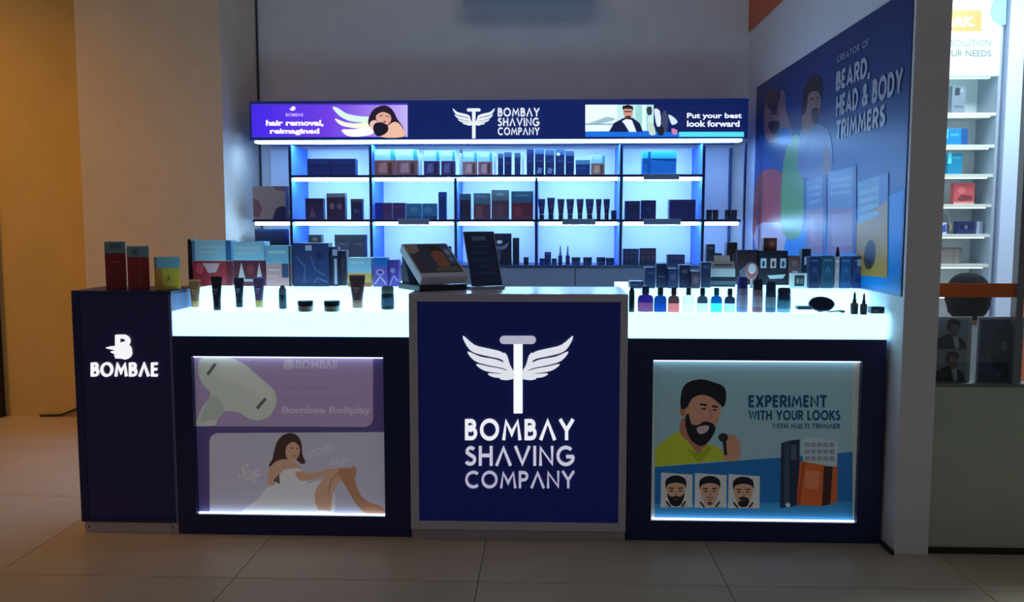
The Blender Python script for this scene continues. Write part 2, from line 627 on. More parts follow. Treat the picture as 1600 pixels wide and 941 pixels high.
# end uprights, dividers
for i, x in enumerate(DX):
    d = obj('divider', MB().box(x - 0.009, SY0 + 0.006, Z3, x + 0.009, SY1, Z1 - 0.018 if i in (2, 3) else ZH - 0.012), BLUE_LAM, unit, True)
    obj('front_edge', MB().box(x - 0.009, SY0 - 0.002, Z3, x + 0.009, SY0 + 0.0055, Z1 - 0.018 if i in (2, 3) else ZH - 0.012), NAVY_EDGE, d, True)
obj('end_upright', MB().box(XR - 0.029, SY1 - 0.03, 0.0, XR - 0.012, SY1, ZH - 0.012), mat((60, 80, 130), rough=0.4), unit, True)
obj('end_trim', MB().box(XR - 0.011, SY0 - 0.002, 0.0, XR, SY0 + 0.03, ZH - 0.012), NAVY_EDGE, unit, True)
bays = [XL] + DX + [XR - 0.03]
for i in range(7):
    a, b = bays[i] + (0.009 if i else 0), bays[i + 1] - (0.009 if i < 6 else 0)
    board(a, b, Z2)
    if i not in (0, 6):
        board(a, b, Z1) if i in (1, 5) else None
    if 0 < i < 6:
        for z0, z1 in ((Z3, Z2 - 0.017), (Z2, Z1 - 0.017), (Z1, ZH - 0.012)):
            obj('back_panel', MB().box(a + 0.002, SY1 - 0.012, z0 + 0.001, b - 0.002, SY1, z1 - 0.001), BACKP, unit, True)
board(DX[1] + 0.009, DX[4] - 0.009, Z1)
# end bays are backed by the wall panels
obj('back_panel', MB().box(XL, SY1 - 0.006, Z3, DX[0] - 0.011, SY1, ZH - 0.012), mat((214, 214, 226), rough=0.5), unit, True)
obj('back_panel', MB().box(DX[5] + 0.011, SY1 - 0.006, Z3, XR - 0.031, SY1, ZH - 0.012), mat((214, 214, 226), rough=0.5), unit, True)
# base cabinet
obj('base_cabinet', MB().box(XL, SY0 + 0.02, 0.06, XR - 0.031, SY1, Z3 - 0.018), mat((150, 158, 176), rough=0.45), unit, True)
obj('base_top', MB().box(XL, SY0, Z3 - 0.0175, XR - 0.031, SY1, Z3 - 0.0005), mat((60, 74, 120), rough=0.3), unit, True)
obj('plinth', MB().box(XL + 0.02, SY0 + 0.06, 0.0, XR - 0.05, SY1, 0.059), mat((24, 28, 40)), unit, True)
for i in range(6):
    a = XL + (XR - 0.031 - XL) / 6 * i
    b = a + (XR - 0.031 - XL) / 6
    dd = obj('cabinet_door', MB().box(a + 0.003, SY0 + 0.002, 0.07, b - 0.003, SY0 + 0.0195, Z3 - 0.02, bev=0.002), mat((150, 160, 182), rough=0.45), unit, True)
    obj('handle', MB().box(b - 0.05, SY0 - 0.012, 0.62, b - 0.038, SY0 + 0.0015, 0.78, bev=0.003), mat((170, 172, 178), rough=0.3, metal=1), dd, True)
# grey price rails clipped on the shelf fronts
for x0, x1, z in ((622, 671, Z2), (878, 931, Z2), (1004, 1060, Z1), (1005, 1064, Z2)):
    a, b = aty(x0, 345, SY0).x, aty(x1, 345, SY0).x
    obj('price_rail', MB().box(a, SY0 - 0.012, z - 0.036, b, SY0 - 0.003, z + 0.004, bev=0.002), mat((122, 136, 160), rough=0.4), unit, True)

# ------------------------------------------------------------------ header sign box
HY = 5.70
h0, h1 = aty(389, 158, HY), aty(1170, 158, HY)
hz0 = aty(700, 219, HY).z
HX0, HX1, HZ1 = h0.x, h1.x, h0.z
head = thing('header_sign', 'long navy light box sign over the product shelves', 'sign', ((HX0 + HX1) / 2, 5.9, hz0))
obj('housing', MB().box(HX0, HY, hz0 + 0.003, HX1, 6.15, HZ1, bev=0.004), mat((14, 32, 92), rough=0.4, emit=0.6, ecol=(14, 36, 104)), head, True)
obj('underside_light', MB().box(HX0 + 0.02, HY + 0.03, hz0 - 0.010, HX1 - 0.03, HY + 0.13, hz0 - 0.0005), LEDH, head, True)
E1, E2 = lit_letter((236, 244, 250), 1.0), lit_letter((230, 238, 250), 0.95)
razor_emblem(740.3, 193, 0.170, 0.174, HY - 0.0008, (E1, E1, E1), head, 0.008)
for wd, y0, y1 in (('BOMBAY', 169, 182), ('SHAVING', 184.5, 197), ('COMPANY', 199.5, 211)):
    brand_word(wd, 778, y0, 843, y1, HY - 0.0008, 0.20, E2, head, 0.008)

# left light panel: purple advertisement
PY = HY - 0.006
pm = lambda x, y: aty(x, y, PY)
a, b = aty(393, 163, HY), aty(637.5, 214, HY)
fr = obj('light_panel', MB().box(a.x, HY - 0.0055, b.z, b.x, HY - 0.0005, a.z), glow((90, 60, 200), 0.6), head, True)
P = Print(pm, (0, -1, 0), emit=1.0).crop(360, 140, 0.2625)
N = 40
for i in range(N):
    t = i / (N - 1)
    c0, c1, c2 = (62, 36, 214), (104, 58, 210), (186, 166, 226)
    c = [c0[k] + (c1[k] - c0[k]) * t * 2 if t < 0.5 else c1[k] + (c2[k] - c1[k]) * (t - 0.5) * 2 for k in range(3)]
    xa, xb = 130 + 925 * i / N, 130 + 925 * (i + 1) / N
    P.rect(xa, 92, xb, 282, [int(v) for v in c])
P.ell(375, 112, 13, 13, (235, 225, 245)).poly([(352, 112), (375, 118), (372, 128), (356, 122)], (235, 225, 245))
P.text('BOMBAE', 330, 141, 435, 160, (190, 165, 235), 0.02)
P.text('hair removal,', 212, 182, 556, 222, (245, 240, 250), 0.045)
P.text('reimagined', 236, 232, 530, 272, (245, 240, 250), 0.045)
P.poly([(608, 106), (640, 110), (690, 142), (760, 158), (832, 166), (830, 196), (760, 194), (700, 184), (645, 152)], (206, 236, 216), 3)
P.poly([(622, 172), (680, 194), (750, 202), (832, 196), (834, 222), (760, 230), (690, 222), (648, 205)], (236, 236, 206), 3)
P.poly([(662, 240), (740, 236), (840, 220), (850, 262), (770, 280), (700, 276)], (240, 240, 232), 3)
P.poly([(820, 200), (832, 150), (862, 112), (920, 94), (966, 122), (994, 176), (1026, 222), (1040, 281), (960, 281), (930, 240), (850, 236)], (34, 20, 40), 3)
P.poly([(868, 156), (905, 134), (950, 150), (956, 186), (930, 212), (895, 206), (872, 186)], (214, 160, 140), 3)
P.stroke([(885, 158), (908, 154)], 5, (50, 26, 40)).stroke([(925, 158), (944, 162)], 5, (50, 26, 40))
P.poly([(905, 190), (920, 186), (934, 192), (920, 198)], (170, 60, 80))
P.poly([(926, 226), (980, 192), (1022, 224), (1034, 281), (890, 281)], (226, 176, 150), 3)
P.poly([(830, 200), (858, 182), (880, 200), (872, 232), (842, 240)], (222, 176, 168), 3)
P.poly([(858, 204), (905, 196), (940, 222), (930, 258), (880, 279), (852, 246)], (18, 18, 34), 3)
P.build('printed_picture', fr)

# right light panel
a, b = aty(914, 163, HY), aty(1163, 214, HY)
fr = obj('light_panel', MB().box(a.x, HY - 0.0055, b.z, b.x, HY - 0.0005, a.z), glow((14, 30, 90), 0.6), head, True)
P = Print(pm, (0, -1, 0), emit=1.0).crop(760, 140, 0.26875)
P.rect(575, 88, 1497, 275, (14, 28, 84))
P.rect(575, 88, 760, 245, (226, 238, 236)).rect(760, 88, 972, 245, (190, 226, 226)).rect(868, 92, 940, 245, (150, 206, 200)).rect(905, 92, 930, 245, (214, 236, 228))
P.poly([(590, 196), (640, 180), (700, 158), (745, 165), (745, 178), (660, 200)], (150, 180, 190)).rect(575, 198, 740, 206, (120, 160, 180))
P.poly([(575, 244), (940, 240), (1130, 252), (1130, 275), (575, 275)], (22, 104, 206))
P.rect(1120, 246, 1497, 275, (84, 214, 228))
P.poly([(712, 246), (742, 194), (800, 164), (850, 164), (892, 196), (910, 246)], (18, 26, 66), 0)
P.poly([(788, 184), (815, 170), (846, 178), (872, 246), (830, 246), (806, 206)], (224, 230, 236))
P.poly([(798, 112), (846, 110), (848, 150), (830, 172), (812, 170), (798, 148)], (198, 142, 120), 3)
P.poly([(790, 118), (792, 96), (824, 88), (852, 98), (854, 122), (842, 112), (806, 112)], (26, 20, 30))
P.stroke([(800, 128), (846, 128)], 6, (30, 30, 50))
P.poly([(806, 156), (840, 154), (832, 172), (814, 172)], (60, 40, 40), 2)
for q, c in (([(976, 112), (1008, 124), (1014, 204), (992, 214), (980, 160)], (214, 224, 232)), ([(938, 200), (965, 190), (985, 258), (950, 262)], (190, 206, 190)),
             ([(1058, 146), (1088, 160), (1112, 190), (1080, 206), (1066, 176)], (206, 220, 236)), ([(1076, 226), (1110, 236), (1104, 262), (1082, 258)], (196, 120, 170)),
             ([(1020, 150), (1040, 120), (1056, 170), (1050, 240), (1024, 240)], (60, 66, 96)), ([(930, 110), (958, 98), (962, 140), (940, 150)], (40, 60, 70)),
             ([(996, 226), (1030, 216), (1030, 262), (1000, 266)], (30, 30, 44))):
    P.poly(q, c, 2)
P.text('Put your best', 1166, 136, 1484, 176, (238, 240, 246), 0.03)
P.text('look forward', 1166, 180, 1472, 217, (238, 240, 246), 0.03)
P.build('printed_picture', fr)

# ------------------------------------------------------------------ mural on the partition
mm = lambda x, y: atx(x, y, WX - 0.004)
zt, zb = 2.275, 1.060
ya, yb = 5.93, 3.462
mural = tag(obj('wall_mural', MB().box(WX - 0.0038, yb, zb, WX - 0.0004, ya, zt), mat((28, 58, 128), rough=0.3)),
            'large blue printed trimmer advertisement along the partition at right', 'mural')
P = Print(mm, (-1, 0, 0), rough=0.36, start=0.0003, gain=0.86, spec=0.3).crop(1160, 0, 0.48859)
wy = lambda u, v: Vector((WX - 0.004, u, v))
P2 = Print(wy, (-1, 0, 0), rough=0.36, start=0.0003, gain=0.86, spec=0.3)
# blue fading down the sheet (printed bands), light blue swoosh
for i in range(24):
    t = i / 23
    P2.rect(yb, zb + (zt - zb) * (1 - i / 24), ya, zb + (zt - zb) * (1 - (i + 1) / 24), (int(26 + 30 * t), int(58 + 62 * t), int(130 + 70 * t)))
P.mb, P.mats, P.lift = P2.mb, P2.mats, P2.lift
P.poly([(518, 604), (440, 640), (250, 712), (150, 742), (46, 800), (200, 860), (330, 905), (388, 912), (503, 940)], (16, 160, 250))
# man in red, man in green, man with raised arm
P.poly([(40, 790), (42, 600), (70, 545), (120, 548), (135, 600), (132, 790)], (196, 84, 84), 3)
P.poly([(44, 796), (46, 722), (90, 712), (135, 720), (132, 802)], (226, 196, 206), 2)
P.poly([(130, 745), (128, 560), (150, 450), (185, 440), (196, 560), (190, 745)], (120, 186, 96), 3)
P.poly([(74, 445), (70, 360), (84, 300), (108, 290), (120, 330), (124, 290), (136, 300), (142, 360), (160, 420), (140, 445), (110, 455)], (168, 128, 132), 3)
P.poly([(78, 332), (80, 296), (104, 286), (116, 318), (108, 366), (90, 352)], (86, 58, 70), 3)
P.stroke([(88, 366), (100, 364)], 5, (60, 40, 50)).stroke([(110, 366), (118, 366)], 5, (60, 40, 50)).poly([(84, 392), (100, 386), (120, 390), (116, 420), (98, 430), (86, 414)], (70, 48, 56), 2)
P.stroke([(124, 300), (128, 340)], 3, (120, 84, 92)).stroke([(131, 302), (134, 344)], 3, (120, 84, 92))
P.poly([(112, 450), (120, 415), (150, 412), (160, 448), (135, 462)], (40, 130, 214), 3)
P.poly([(186, 560), (184, 440), (200, 405), (250, 400), (284, 440), (282, 560)], (126, 138, 190), 3)
P.poly([(192, 420), (194, 340), (208, 290), (240, 280), (252, 318), (246, 368), (230, 400), (214, 424)], (172, 128, 122), 3)
P.poly([(190, 370), (196, 290), (214, 252), (238, 240), (256, 262), (254, 310), (240, 292), (214, 300), (206, 350)], (42, 32, 48), 3)
P.poly([(222, 350), (246, 345), (240, 380), (226, 392)], (62, 42, 50), 2)
P.stroke([(218, 318), (230, 314)], 5, (40, 26, 36)).stroke([(238, 314), (247, 312)], 5, (40, 26, 36)).stroke([(235, 320), (240, 340)], 3, (130, 90, 86))
P.poly([(262, 560), (262, 470), (276, 470), (283, 520), (280, 560)], (176, 134, 130), 2).poly([(196, 470), (214, 430), (226, 436), (216, 480)], (104, 114, 170), 2)
# cartons
for x0, x1, y0, ym, y1, lo in ((206, 270, 570, 672, 815, (178, 130, 168)), (276, 366, 542, 670, 815, (172, 122, 166))):
    P.poly([(x0, y0 + 8), (x1, y0 - 12), (x1, ym - 6), (x0, ym)], (126, 166, 218))
    P.poly([(x0, ym), (x1, ym - 6), (x1, y1 - 4), (x0, y1)], lo)
    P.poly([(x0 + 12, ym + 16), (x1 - 14, ym + 10), (x1 - 14, y1 - 30), (x0 + 12, y1 - 26)], (196, 152, 184))
    for k in range(3):
        yy = y0 + 26 + k * 22
        P.poly([(x0 + 8, yy + 4), (x1 - 18, yy - 6), (x1 - 18, yy + 6), (x0 + 8, yy + 14)], (176, 200, 232))
    P.poly([(x1 - 12, y0 - 9), (x1, y0 - 12), (x1, y1 - 4), (x1 - 12, y1 - 3)], (90, 100, 170))
P.poly([(372, 584), (470, 552), (468, 690), (372, 712)], (136, 186, 226))
P.poly([(368, 708), (468, 640), (466, 888), (366, 880)], (226, 168, 78))
P.poly([(372, 700), (440, 672), (440, 690), (372, 716)], (150, 196, 226))
for k in range(4):
    yy = 600 + k * 26
    P.poly([(378, yy + 12), (436, yy - 4), (436, yy + 10), (378, yy + 26)], (198, 222, 240))
P.poly([(440, 561), (470, 552), (468, 640), (440, 660)], (96, 140, 200))
P.ell(410, 815, 19, 48, (96, 76, 66), 0.1).ell(412, 812, 12, 36, (52, 58, 80), 0.1)
# headline
for s, xa, ytop, ybot, xb, bo in (('CREaTOR OF', 305, 181, 201, 405, 0.14), ('BEaRD,', 302, 234, 290, 408, 0.24), ('HEaD & BODY', 302, 310, 372, 511, 0.24), ('TRIMMERS', 302, 390, 446, 456, 0.24)):
    q0 = mm(1160 + xa * 0.48859, ybot * 0.48859)
    q1 = mm(1160 + xa * 0.48859, ytop * 0.48859)
    q2 = mm(1160 + xb * 0.48859, ybot * 0.48859)
    P2.lift = P.lift
    P2.gtext(s, q0.y, q1.z, q2.y, q0.z, (206, 210, 230), bo)
    P.lift = P2.lift
P.build('printed_picture', mural)
# ------------------------------------------------------------------ counters
FY = 3.56
BLACK = mat((25, 35, 90), rough=0.4)
NAVY = mat((16, 20, 52), rough=0.4)
LIT = glow((162, 228, 255), 2.2)
LEDP = glow((206, 230, 255), 2.6)
SILVER = mat((206, 200, 206), rough=0.4, grain=0.03)
ZL, ZU = 0.980, 1.060


def light_counter(name, label, x0, x1, px_open, poster):
    """counter with a stepped luminous top and an advertisement set into its front"""
    c = thing(name, label, 'counter', ((x0 + x1) / 2, FY + 0.35, 0))
    ox0, oy0, ox1, oy1 = px_open
    a, b = aty(ox0, (oy0 + oy1) / 2, FY), aty(ox1, (oy0 + oy1) / 2, FY)
    z1, z0 = aty((ox0 + ox1) / 2, oy0, FY).z, aty((ox0 + ox1) / 2, oy1, FY).z
    zt = 0.8725
    D = 0.030
    obj('front_rail', MB().box(x0, FY, z1, x1, FY + D, zt, bev=0.002), BLACK, c, True)
    obj('front_rail', MB().box(x0, FY, 0.0, x1, FY + D, z0, bev=0.002), BLACK, c, True)
    obj('front_stile', MB().box(x0, FY, z0, a.x, FY + D, z1, bev=0.002), BLACK, c, True)
    obj('front_stile', MB().box(b.x, FY, z0, x1, FY + D, z1, bev=0.002), BLACK, c, True)
    obj('side_panel', MB().box(x0, FY + D, 0.0, x0 + 0.018, FY + 0.76, zt), BLACK, c, True)
    obj('side_panel', MB().box(x1 - 0.018, FY + D, 0.0, x1, FY + 0.76, zt), BLACK, c, True)
    obj('back_panel', MB().box(x0 + 0.018, FY + 0.742, 0.0, x1 - 0.018, FY + 0.76, zt), BLACK, c, True)
    obj('lower_light_step', MB().box(x0, FY, zt + 0.0005, x1, FY + 0.22, ZL, bev=0.003), LIT, c, True)
    obj('upper_light_step', MB().box(x0, FY + 0.2205, zt + 0.0005, x1, FY + 0.76, ZU, bev=0.003), LIT, c, True)
    pb = obj('poster_board', MB().box(a.x - 0.01, FY + D, z0 - 0.01, b.x + 0.01, FY + D + 0.006, z1 + 0.01), mat((120, 120, 130)), c, True)
    obj('led_tube', MB().box(a.x + 0.004, FY + 0.012, z1 - 0.006, b.x - 0.004, FY + 0.022, z1 - 0.0005), LEDP, c, True)
    obj('led_tube', MB().box(a.x + 0.004, FY + 0.012, z0 + 0.0005, b.x - 0.004, FY + 0.022, z0 + 0.006), LEDP, c, True)
    poster(pb, FY + D)
    return c


def poster_left(board, Y):
    P = Print(lambda x, y: aty(x, y, Y), (0, -1, 0), rough=0.35, emit=0.14).crop(260, 520, 0.36134)
    P.rect(95, 90, 962, 806, (104, 88, 150))
    P.poly([(95, 90), (894, 90), (894, 372), (886, 396), (862, 408), (95, 404)], (196, 172, 216))
    P.poly([(150, 112), (250, 105), (330, 130), (400, 190), (462, 245), (476, 300), (446, 360), (395, 380), (350, 368), (310, 344), (245, 342),
            (222, 372), (205, 402), (95, 402), (130, 380), (150, 330), (192, 268), (156, 222), (138, 172)], (228, 238, 226), 4)
    P.poly([(250, 120), (330, 140), (450, 250), (440, 300), (330, 230), (220, 190)], (240, 246, 236), 4)
    P.poly([(200, 270), (250, 330), (222, 372), (180, 380), (150, 372)], (206, 216, 208), 3)
    P.stroke([(178, 182), (212, 134)], 13, (110, 116, 116)).stroke([(392, 328), (430, 284)], 13, (110, 116, 116))
    P.poly([(505, 150), (512, 118), (545, 118), (552, 150), (530, 160)], (226, 212, 236), 2)
    P.text('BOMBAE', 560, 120, 742, 156, (226, 212, 236), 0.03)
    P.text('The painless', 500, 230, 690, 252, (176, 152, 196), 0.0)
    P.text('hair removal, for you', 500, 275, 812, 300, (176, 152, 196), 0.0)
    P.text('Bombae Rollplay', 500, 320, 886, 358, (228, 214, 238), 0.03)
    P.poly([(186, 470), (194, 446), (218, 434), (960, 430), (960, 806), (188, 806)], (214, 210, 230))
    P.text('Soft', 316, 575, 406, 640, (238, 236, 246), 0.0, 0.3, 1.0, 0.35)
    P.text('smooth', 604, 480, 722, 530, (236, 234, 246), 0.0, 0.3, 1.0, -0.3)
    P.text('skin', 706, 528, 786, 572, (236, 234, 246), 0.0, 0.3)
    skin, skin2, hair = (232, 184, 152), (206, 150, 118), (84, 60, 58)
    P.poly([(320, 790), (395, 720), (440, 668), (500, 655), (600, 655), (690, 640), (730, 720), (700, 795), (500, 800)], (244, 244, 250), 3)
    P.poly([(442, 578), (458, 548), (466, 512), (480, 470), (506, 442), (542, 434), (572, 450), (586, 486), (588, 526), (602, 562), (580, 566), (560, 550), (520, 560), (498, 556), (474, 570)], hair, 3)
    P.poly([(462, 566), (500, 548), (540, 552), (580, 580), (600, 640), (560, 660), (490, 660), (470, 660), (440, 655), (440, 610)], skin, 3)
    P.poly([(520, 492), (548, 472), (574, 490), (576, 524), (556, 554), (530, 552), (516, 526)], skin, 3)
    P.stroke([(538, 500), (550, 498)], 4, (90, 56, 50)).stroke([(562, 500), (570, 502)], 4, (90, 56, 50)).stroke([(548, 534), (564, 532)], 5, (190, 90, 90))
    P.poly([(500, 600), (540, 588), (582, 590), (606, 640), (612, 690), (520, 700), (470, 662)], (246, 246, 252), 3)
    P.poly([(462, 640), (488, 610), (492, 655)], (120, 100, 96))
    P.poly([(560, 600), (640, 606), (720, 586), (790, 584), (800, 600), (740, 606), (640, 632), (580, 640)], skin, 3)
    P.poly([(640, 700), (690, 620), (738, 584), (772, 592), (760, 630), (722, 690), (706, 790), (670, 790)], skin, 3)
    P.poly([(742, 600), (780, 584), (806, 596), (824, 668), (860, 724), (930, 752), (944, 780), (880, 790), (830, 752), (790, 690)], skin2, 3)
    P.poly([(800, 580), (822, 584), (820, 618), (806, 622)], skin2, 2)
    P.stroke([(700, 700), (712, 640), (750, 600)], 6, skin2)
    P.poly([(330, 800), (420, 752), (560, 770), (690, 768), (740, 800)], (250, 250, 254), 3)
    P.build('printed_picture', board)


def poster_right(board, Y):
    P = Print(lambda x, y: aty(x, y, Y), (0, -1, 0), rough=0.35, emit=0.075).crop(980, 520, 0.38270)
    P.rect(85, 100, 975, 785, (168, 214, 226))
    P.rect(85, 100, 112, 785, (216, 232, 230)).rect(920, 100, 975, 785, (214, 226, 216))
    P.poly([(112, 549), (540, 516), (700, 505), (920, 487), (920, 785), (112, 785)], (34, 128, 206))
    P.poly([(112, 700), (920, 690), (920, 785), (112, 785)], (66, 164, 226))
    skin, sh, dk = (226, 168, 138), (196, 132, 106), (26, 30, 44)
    P.poly([(112, 548), (114, 476), (150, 440), (205, 405), (235, 380), (262, 440), (292, 486), (322, 455), (362, 462), (398, 492), (404, 520)], (206, 222, 62))
    P.poly([(215, 410), (222, 350), (262, 372), (332, 440), (308, 474), (288, 494), (252, 448)], sh, 2)
    P.poly([(240, 470), (292, 494), (330, 462), (350, 470), (300, 530), (292, 532)], (176, 194, 44))
    P.poly([(222, 340), (214, 318), (222, 300), (240, 308), (244, 345)], sh, 2)
    P.poly([(240, 300), (262, 258), (306, 240), (356, 256), (382, 292), (376, 344), (354, 398), (316, 440), (276, 440), (248, 396), (236, 345)], skin, 3)
    P.poly([(236, 352), (250, 330), (262, 372), (290, 376), (316, 362), (350, 372), (360, 396), (336, 440), (302, 462), (266, 444), (244, 404)], dk, 3)
    P.poly([(284, 388), (306, 380), (334, 380), (328, 402), (304, 414), (288, 408)], (226, 196, 190), 2)
    P.poly([(218, 306), (222, 240), (246, 204), (300, 190), (352, 202), (396, 222), (404, 268), (392, 304), (376, 290), (340, 262), (296, 254), (262, 272), (244, 306)], dk, 3)
    P.stroke([(296, 292), (326, 296)], 8, dk).stroke([(346, 300), (370, 304)], 8, dk)
    P.stroke([(304, 310), (322, 312)], 6, (60, 40, 40)).stroke([(350, 314), (366, 316)], 6, (60, 40, 40))
    P.stroke([(336, 312), (346, 346), (328, 352)], 5, sh)
    P.poly([(398, 520), (400, 470), (414, 444), (440, 446), (460, 470), (462, 500), (448, 522)], skin, 3)
    for xx, yy in ((408, 418), (422, 414), (436, 420), (450, 434)):
        P.stroke([(xx, yy), (xx + 4, yy + 40)], 12, skin)
        P.stroke([(xx + 7, yy + 4), (xx + 10, yy + 40)], 2, sh)
    P.ell(392, 428, 20, 18, (44, 46, 58)).stroke([(396, 440), (402, 500)], 14, (44, 46, 58))
    navy = (24, 84, 128)
    P.gtext('EXPERIMENT', 496, 256, 814, 304, navy, 0.24)
    P.gtext('WITH YOUR LOOKS', 496, 318, 868, 356, navy, 0.24)
    P.gtext('WITH MULTI TRIMMER', 592, 371, 868, 391, navy, 0.2)
    # product drawn at the right
    P.poly([(628, 450), (664, 440), (704, 436), (700, 704), (624, 716)], (38, 54, 84))
    P.poly([(640, 452), (662, 446), (660, 700), (640, 704)], (66, 84, 116))
    P.rect(668, 456, 690, 520, (90, 100, 130))
    P.poly([(714, 430), (770, 428), (858, 446), (856, 548), (716, 530)], (206, 222, 228))
    for r in range(3):
        for q in range(5):
            P.rect(724 + q * 25, 448 + r * 28, 744 + q * 25, 466 + r * 28, (150, 176, 190))
    P.poly([(704, 524), (806, 540), (796, 708), (690, 702)], (232, 112, 56))
    P.poly([(728, 560), (786, 566), (778, 640), (722, 632)], (240, 146, 100))
    P.poly([(802, 546), (838, 546), (828, 700), (794, 706)], (70, 40, 40))
    P.poly([(838, 546), (858, 544), (856, 690), (828, 700)], (220, 110, 60))
    P.poly([(690, 704), (716, 524), (726, 526), (704, 704)], (190, 84, 44))
    P.ell(655, 702, 10, 9, (236, 240, 240))
    # three portraits
    for k, (x0, y0, x1, y1) in enumerate(((138, 570, 266, 712), (276, 572, 405, 713), (413, 576, 540, 715))):
        P.poly([(x0, y0), (x1, y0 + 9), (x1 - 1, y1), (x0 - 2, y1)], (236, 240, 238))
        cx, cy = (x0 + x1) / 2 - 4, (y0 + y1) / 2 + 6
        P.poly([(cx - 46, y1), (cx - 34, cy + 44), (cx, cy + 52), (cx + 36, cy + 44), (cx + 50, y1)], (236, 220, 200) if k else (226, 206, 186))
        P.stroke([(cx - 40, cy + 40), (cx - 22, y1 - 2)], 7, dk).stroke([(cx + 40, cy + 40), (cx + 24, y1 - 2)], 7, dk)
        P.poly([(cx - 36, cy - 30), (cx, cy - 46), (cx + 36, cy - 30), (cx + 36, cy + 10), (cx + 22, cy + 46), (cx, cy + 58), (cx - 22, cy + 46), (cx - 36, cy + 10)], (230, 186, 156), 3)
        P.poly([(cx - 40, cy - 10), (cx - 42, cy - 44), (cx - 20, cy - 62), (cx + 12, cy - 64), (cx + 40, cy - 48), (cx + 42, cy - 12), (cx + 34, cy - 28), (cx, cy - 36), (cx - 32, cy - 28)], dk, 3)
        if k == 0:
            P.poly([(cx - 36, cy + 8), (cx - 20, cy + 22), (cx, cy + 18), (cx + 20, cy + 22), (cx + 36, cy + 8), (cx + 24, cy + 48), (cx, cy + 62), (cx - 24, cy + 48)], dk, 3)
        elif k == 1:
            P.poly([(cx - 12, cy + 44), (cx, cy + 40), (cx + 12, cy + 44), (cx, cy + 56)], (110, 80, 70), 2)
            P.stroke([(cx - 16, cy + 22), (cx + 16, cy + 22)], 4, (110, 80, 70))
        else:
            P.poly([(cx - 22, cy + 26), (cx, cy + 16), (cx + 22, cy + 26), (cx + 22, cy + 46), (cx + 10, cy + 58), (cx - 10, cy + 58), (cx - 22, cy + 46), (cx - 12, cy + 32), (cx + 12, cy + 32)], dk, 2)
        for s in (-1, 1):
            P.stroke([(cx + s * 8, cy - 12), (cx + s * 28, cy - 14)], 5, dk)
            P.stroke([(cx + s * 11, cy - 2), (cx + s * 24, cy - 2)], 5, (70, 50, 46))
        P.stroke([(cx, cy - 4), (cx + 4, cy + 12), (cx - 5, cy + 14)], 3, (180, 130, 104))
        P.stroke([(cx - 10, cy + 32), (cx + 10, cy + 32)], 4, (150, 80, 76))
    P.build('printed_picture', board)


LX0, LX1 = -1.594, -0.5765
RX0, RX1 = 0.3505, 1.418
light_counter('display_counter', 'black counter with glowing stepped top and purple advertisement of a woman on its front', LX0, LX1, (303, 558, 600, 806), poster_left)
light_counter('display_counter', 'black counter with glowing stepped top and blue bearded man advertisement on its front', RX0, RX1, (1019, 564, 1343, 816), poster_right)

# ------------------------------------------------------------------ centre counter with the winged razor
CX0, CX1, CY0, CZ = -0.572, 0.346, 3.535, 1.0605
cc = thing('centre_counter', 'silver framed navy counter with glowing winged razor emblem and white lettering', 'counter', ((CX0 + CX1) / 2, 3.75, 0))
q = lambda px, py: aty(px, py, CY0)
pl, pr = q(653, 640).x, q(968, 640).x
pt, pbz = q(810, 472).z, q(810, 817).z
obj('worktop', MB().box(CX0, CY0, pt + 0.0, CX1, 3.96, CZ, bev=0.003), mat((206, 204, 214), rough=0.22), cc, True)
obj('frame_stile', MB().box(CX0, CY0, 0.045, pl, CY0 + 0.03, pt - 0.0005, bev=0.002), SILVER, cc, True)
obj('frame_stile', MB().box(pr, CY0, 0.045, CX1, CY0 + 0.03, pt - 0.0005, bev=0.002), SILVER, cc, True)
obj('frame_rail', MB().box(pl, CY0, 0.045, pr, CY0 + 0.03, pbz, bev=0.002), SILVER, cc, True)
obj('plinth', MB().box(CX0 + 0.002, CY0 + 0.006, 0.0, CX1 - 0.002, 3.94, 0.0445), mat((176, 164, 164), rough=0.4, grain=0.05), cc, True)
obj('carcass', MB().box(CX0 + 0.004, CY0 + 0.031, 0.045, CX1 - 0.004, 3.94, pt - 0.001), mat((150, 150, 160)), cc, True)
obj('sign_panel', MB().box(pl + 0.0005, CY0 + 0.012, pbz + 0.0005, pr - 0.0005, CY0 + 0.0305, pt - 0.001),
    mat((8, 14, 58), rough=0.4, emit=0.55, ecol=(6, 14, 68)), cc, True)
SP = CY0 + 0.0115
LA, LB, LC = lit_letter((236, 238, 246), 1.0), lit_letter((212, 212, 232), 0.82), lit_letter((204, 204, 230), 0.68)
LD, LE = lit_letter((200, 200, 222), 0.75), lit_letter((228, 232, 242), 0.92)
razor_emblem(809.4, 585, 0.4463, 0.4463, SP, (LD, lit_letter((244, 250, 250), 1.05), LE), cc, 0.012)
brand_word('BOMBAY', 727, 655, 897, 687, SP, 0.17, LA, cc)
brand_word('SHAVING', 727, 697, 898, 727, SP, 0.15, LB, cc, gap=0.15)
brand_word('COMPANY', 727, 736, 898, 762, SP, 0.14, LC, cc, gap=0.13)

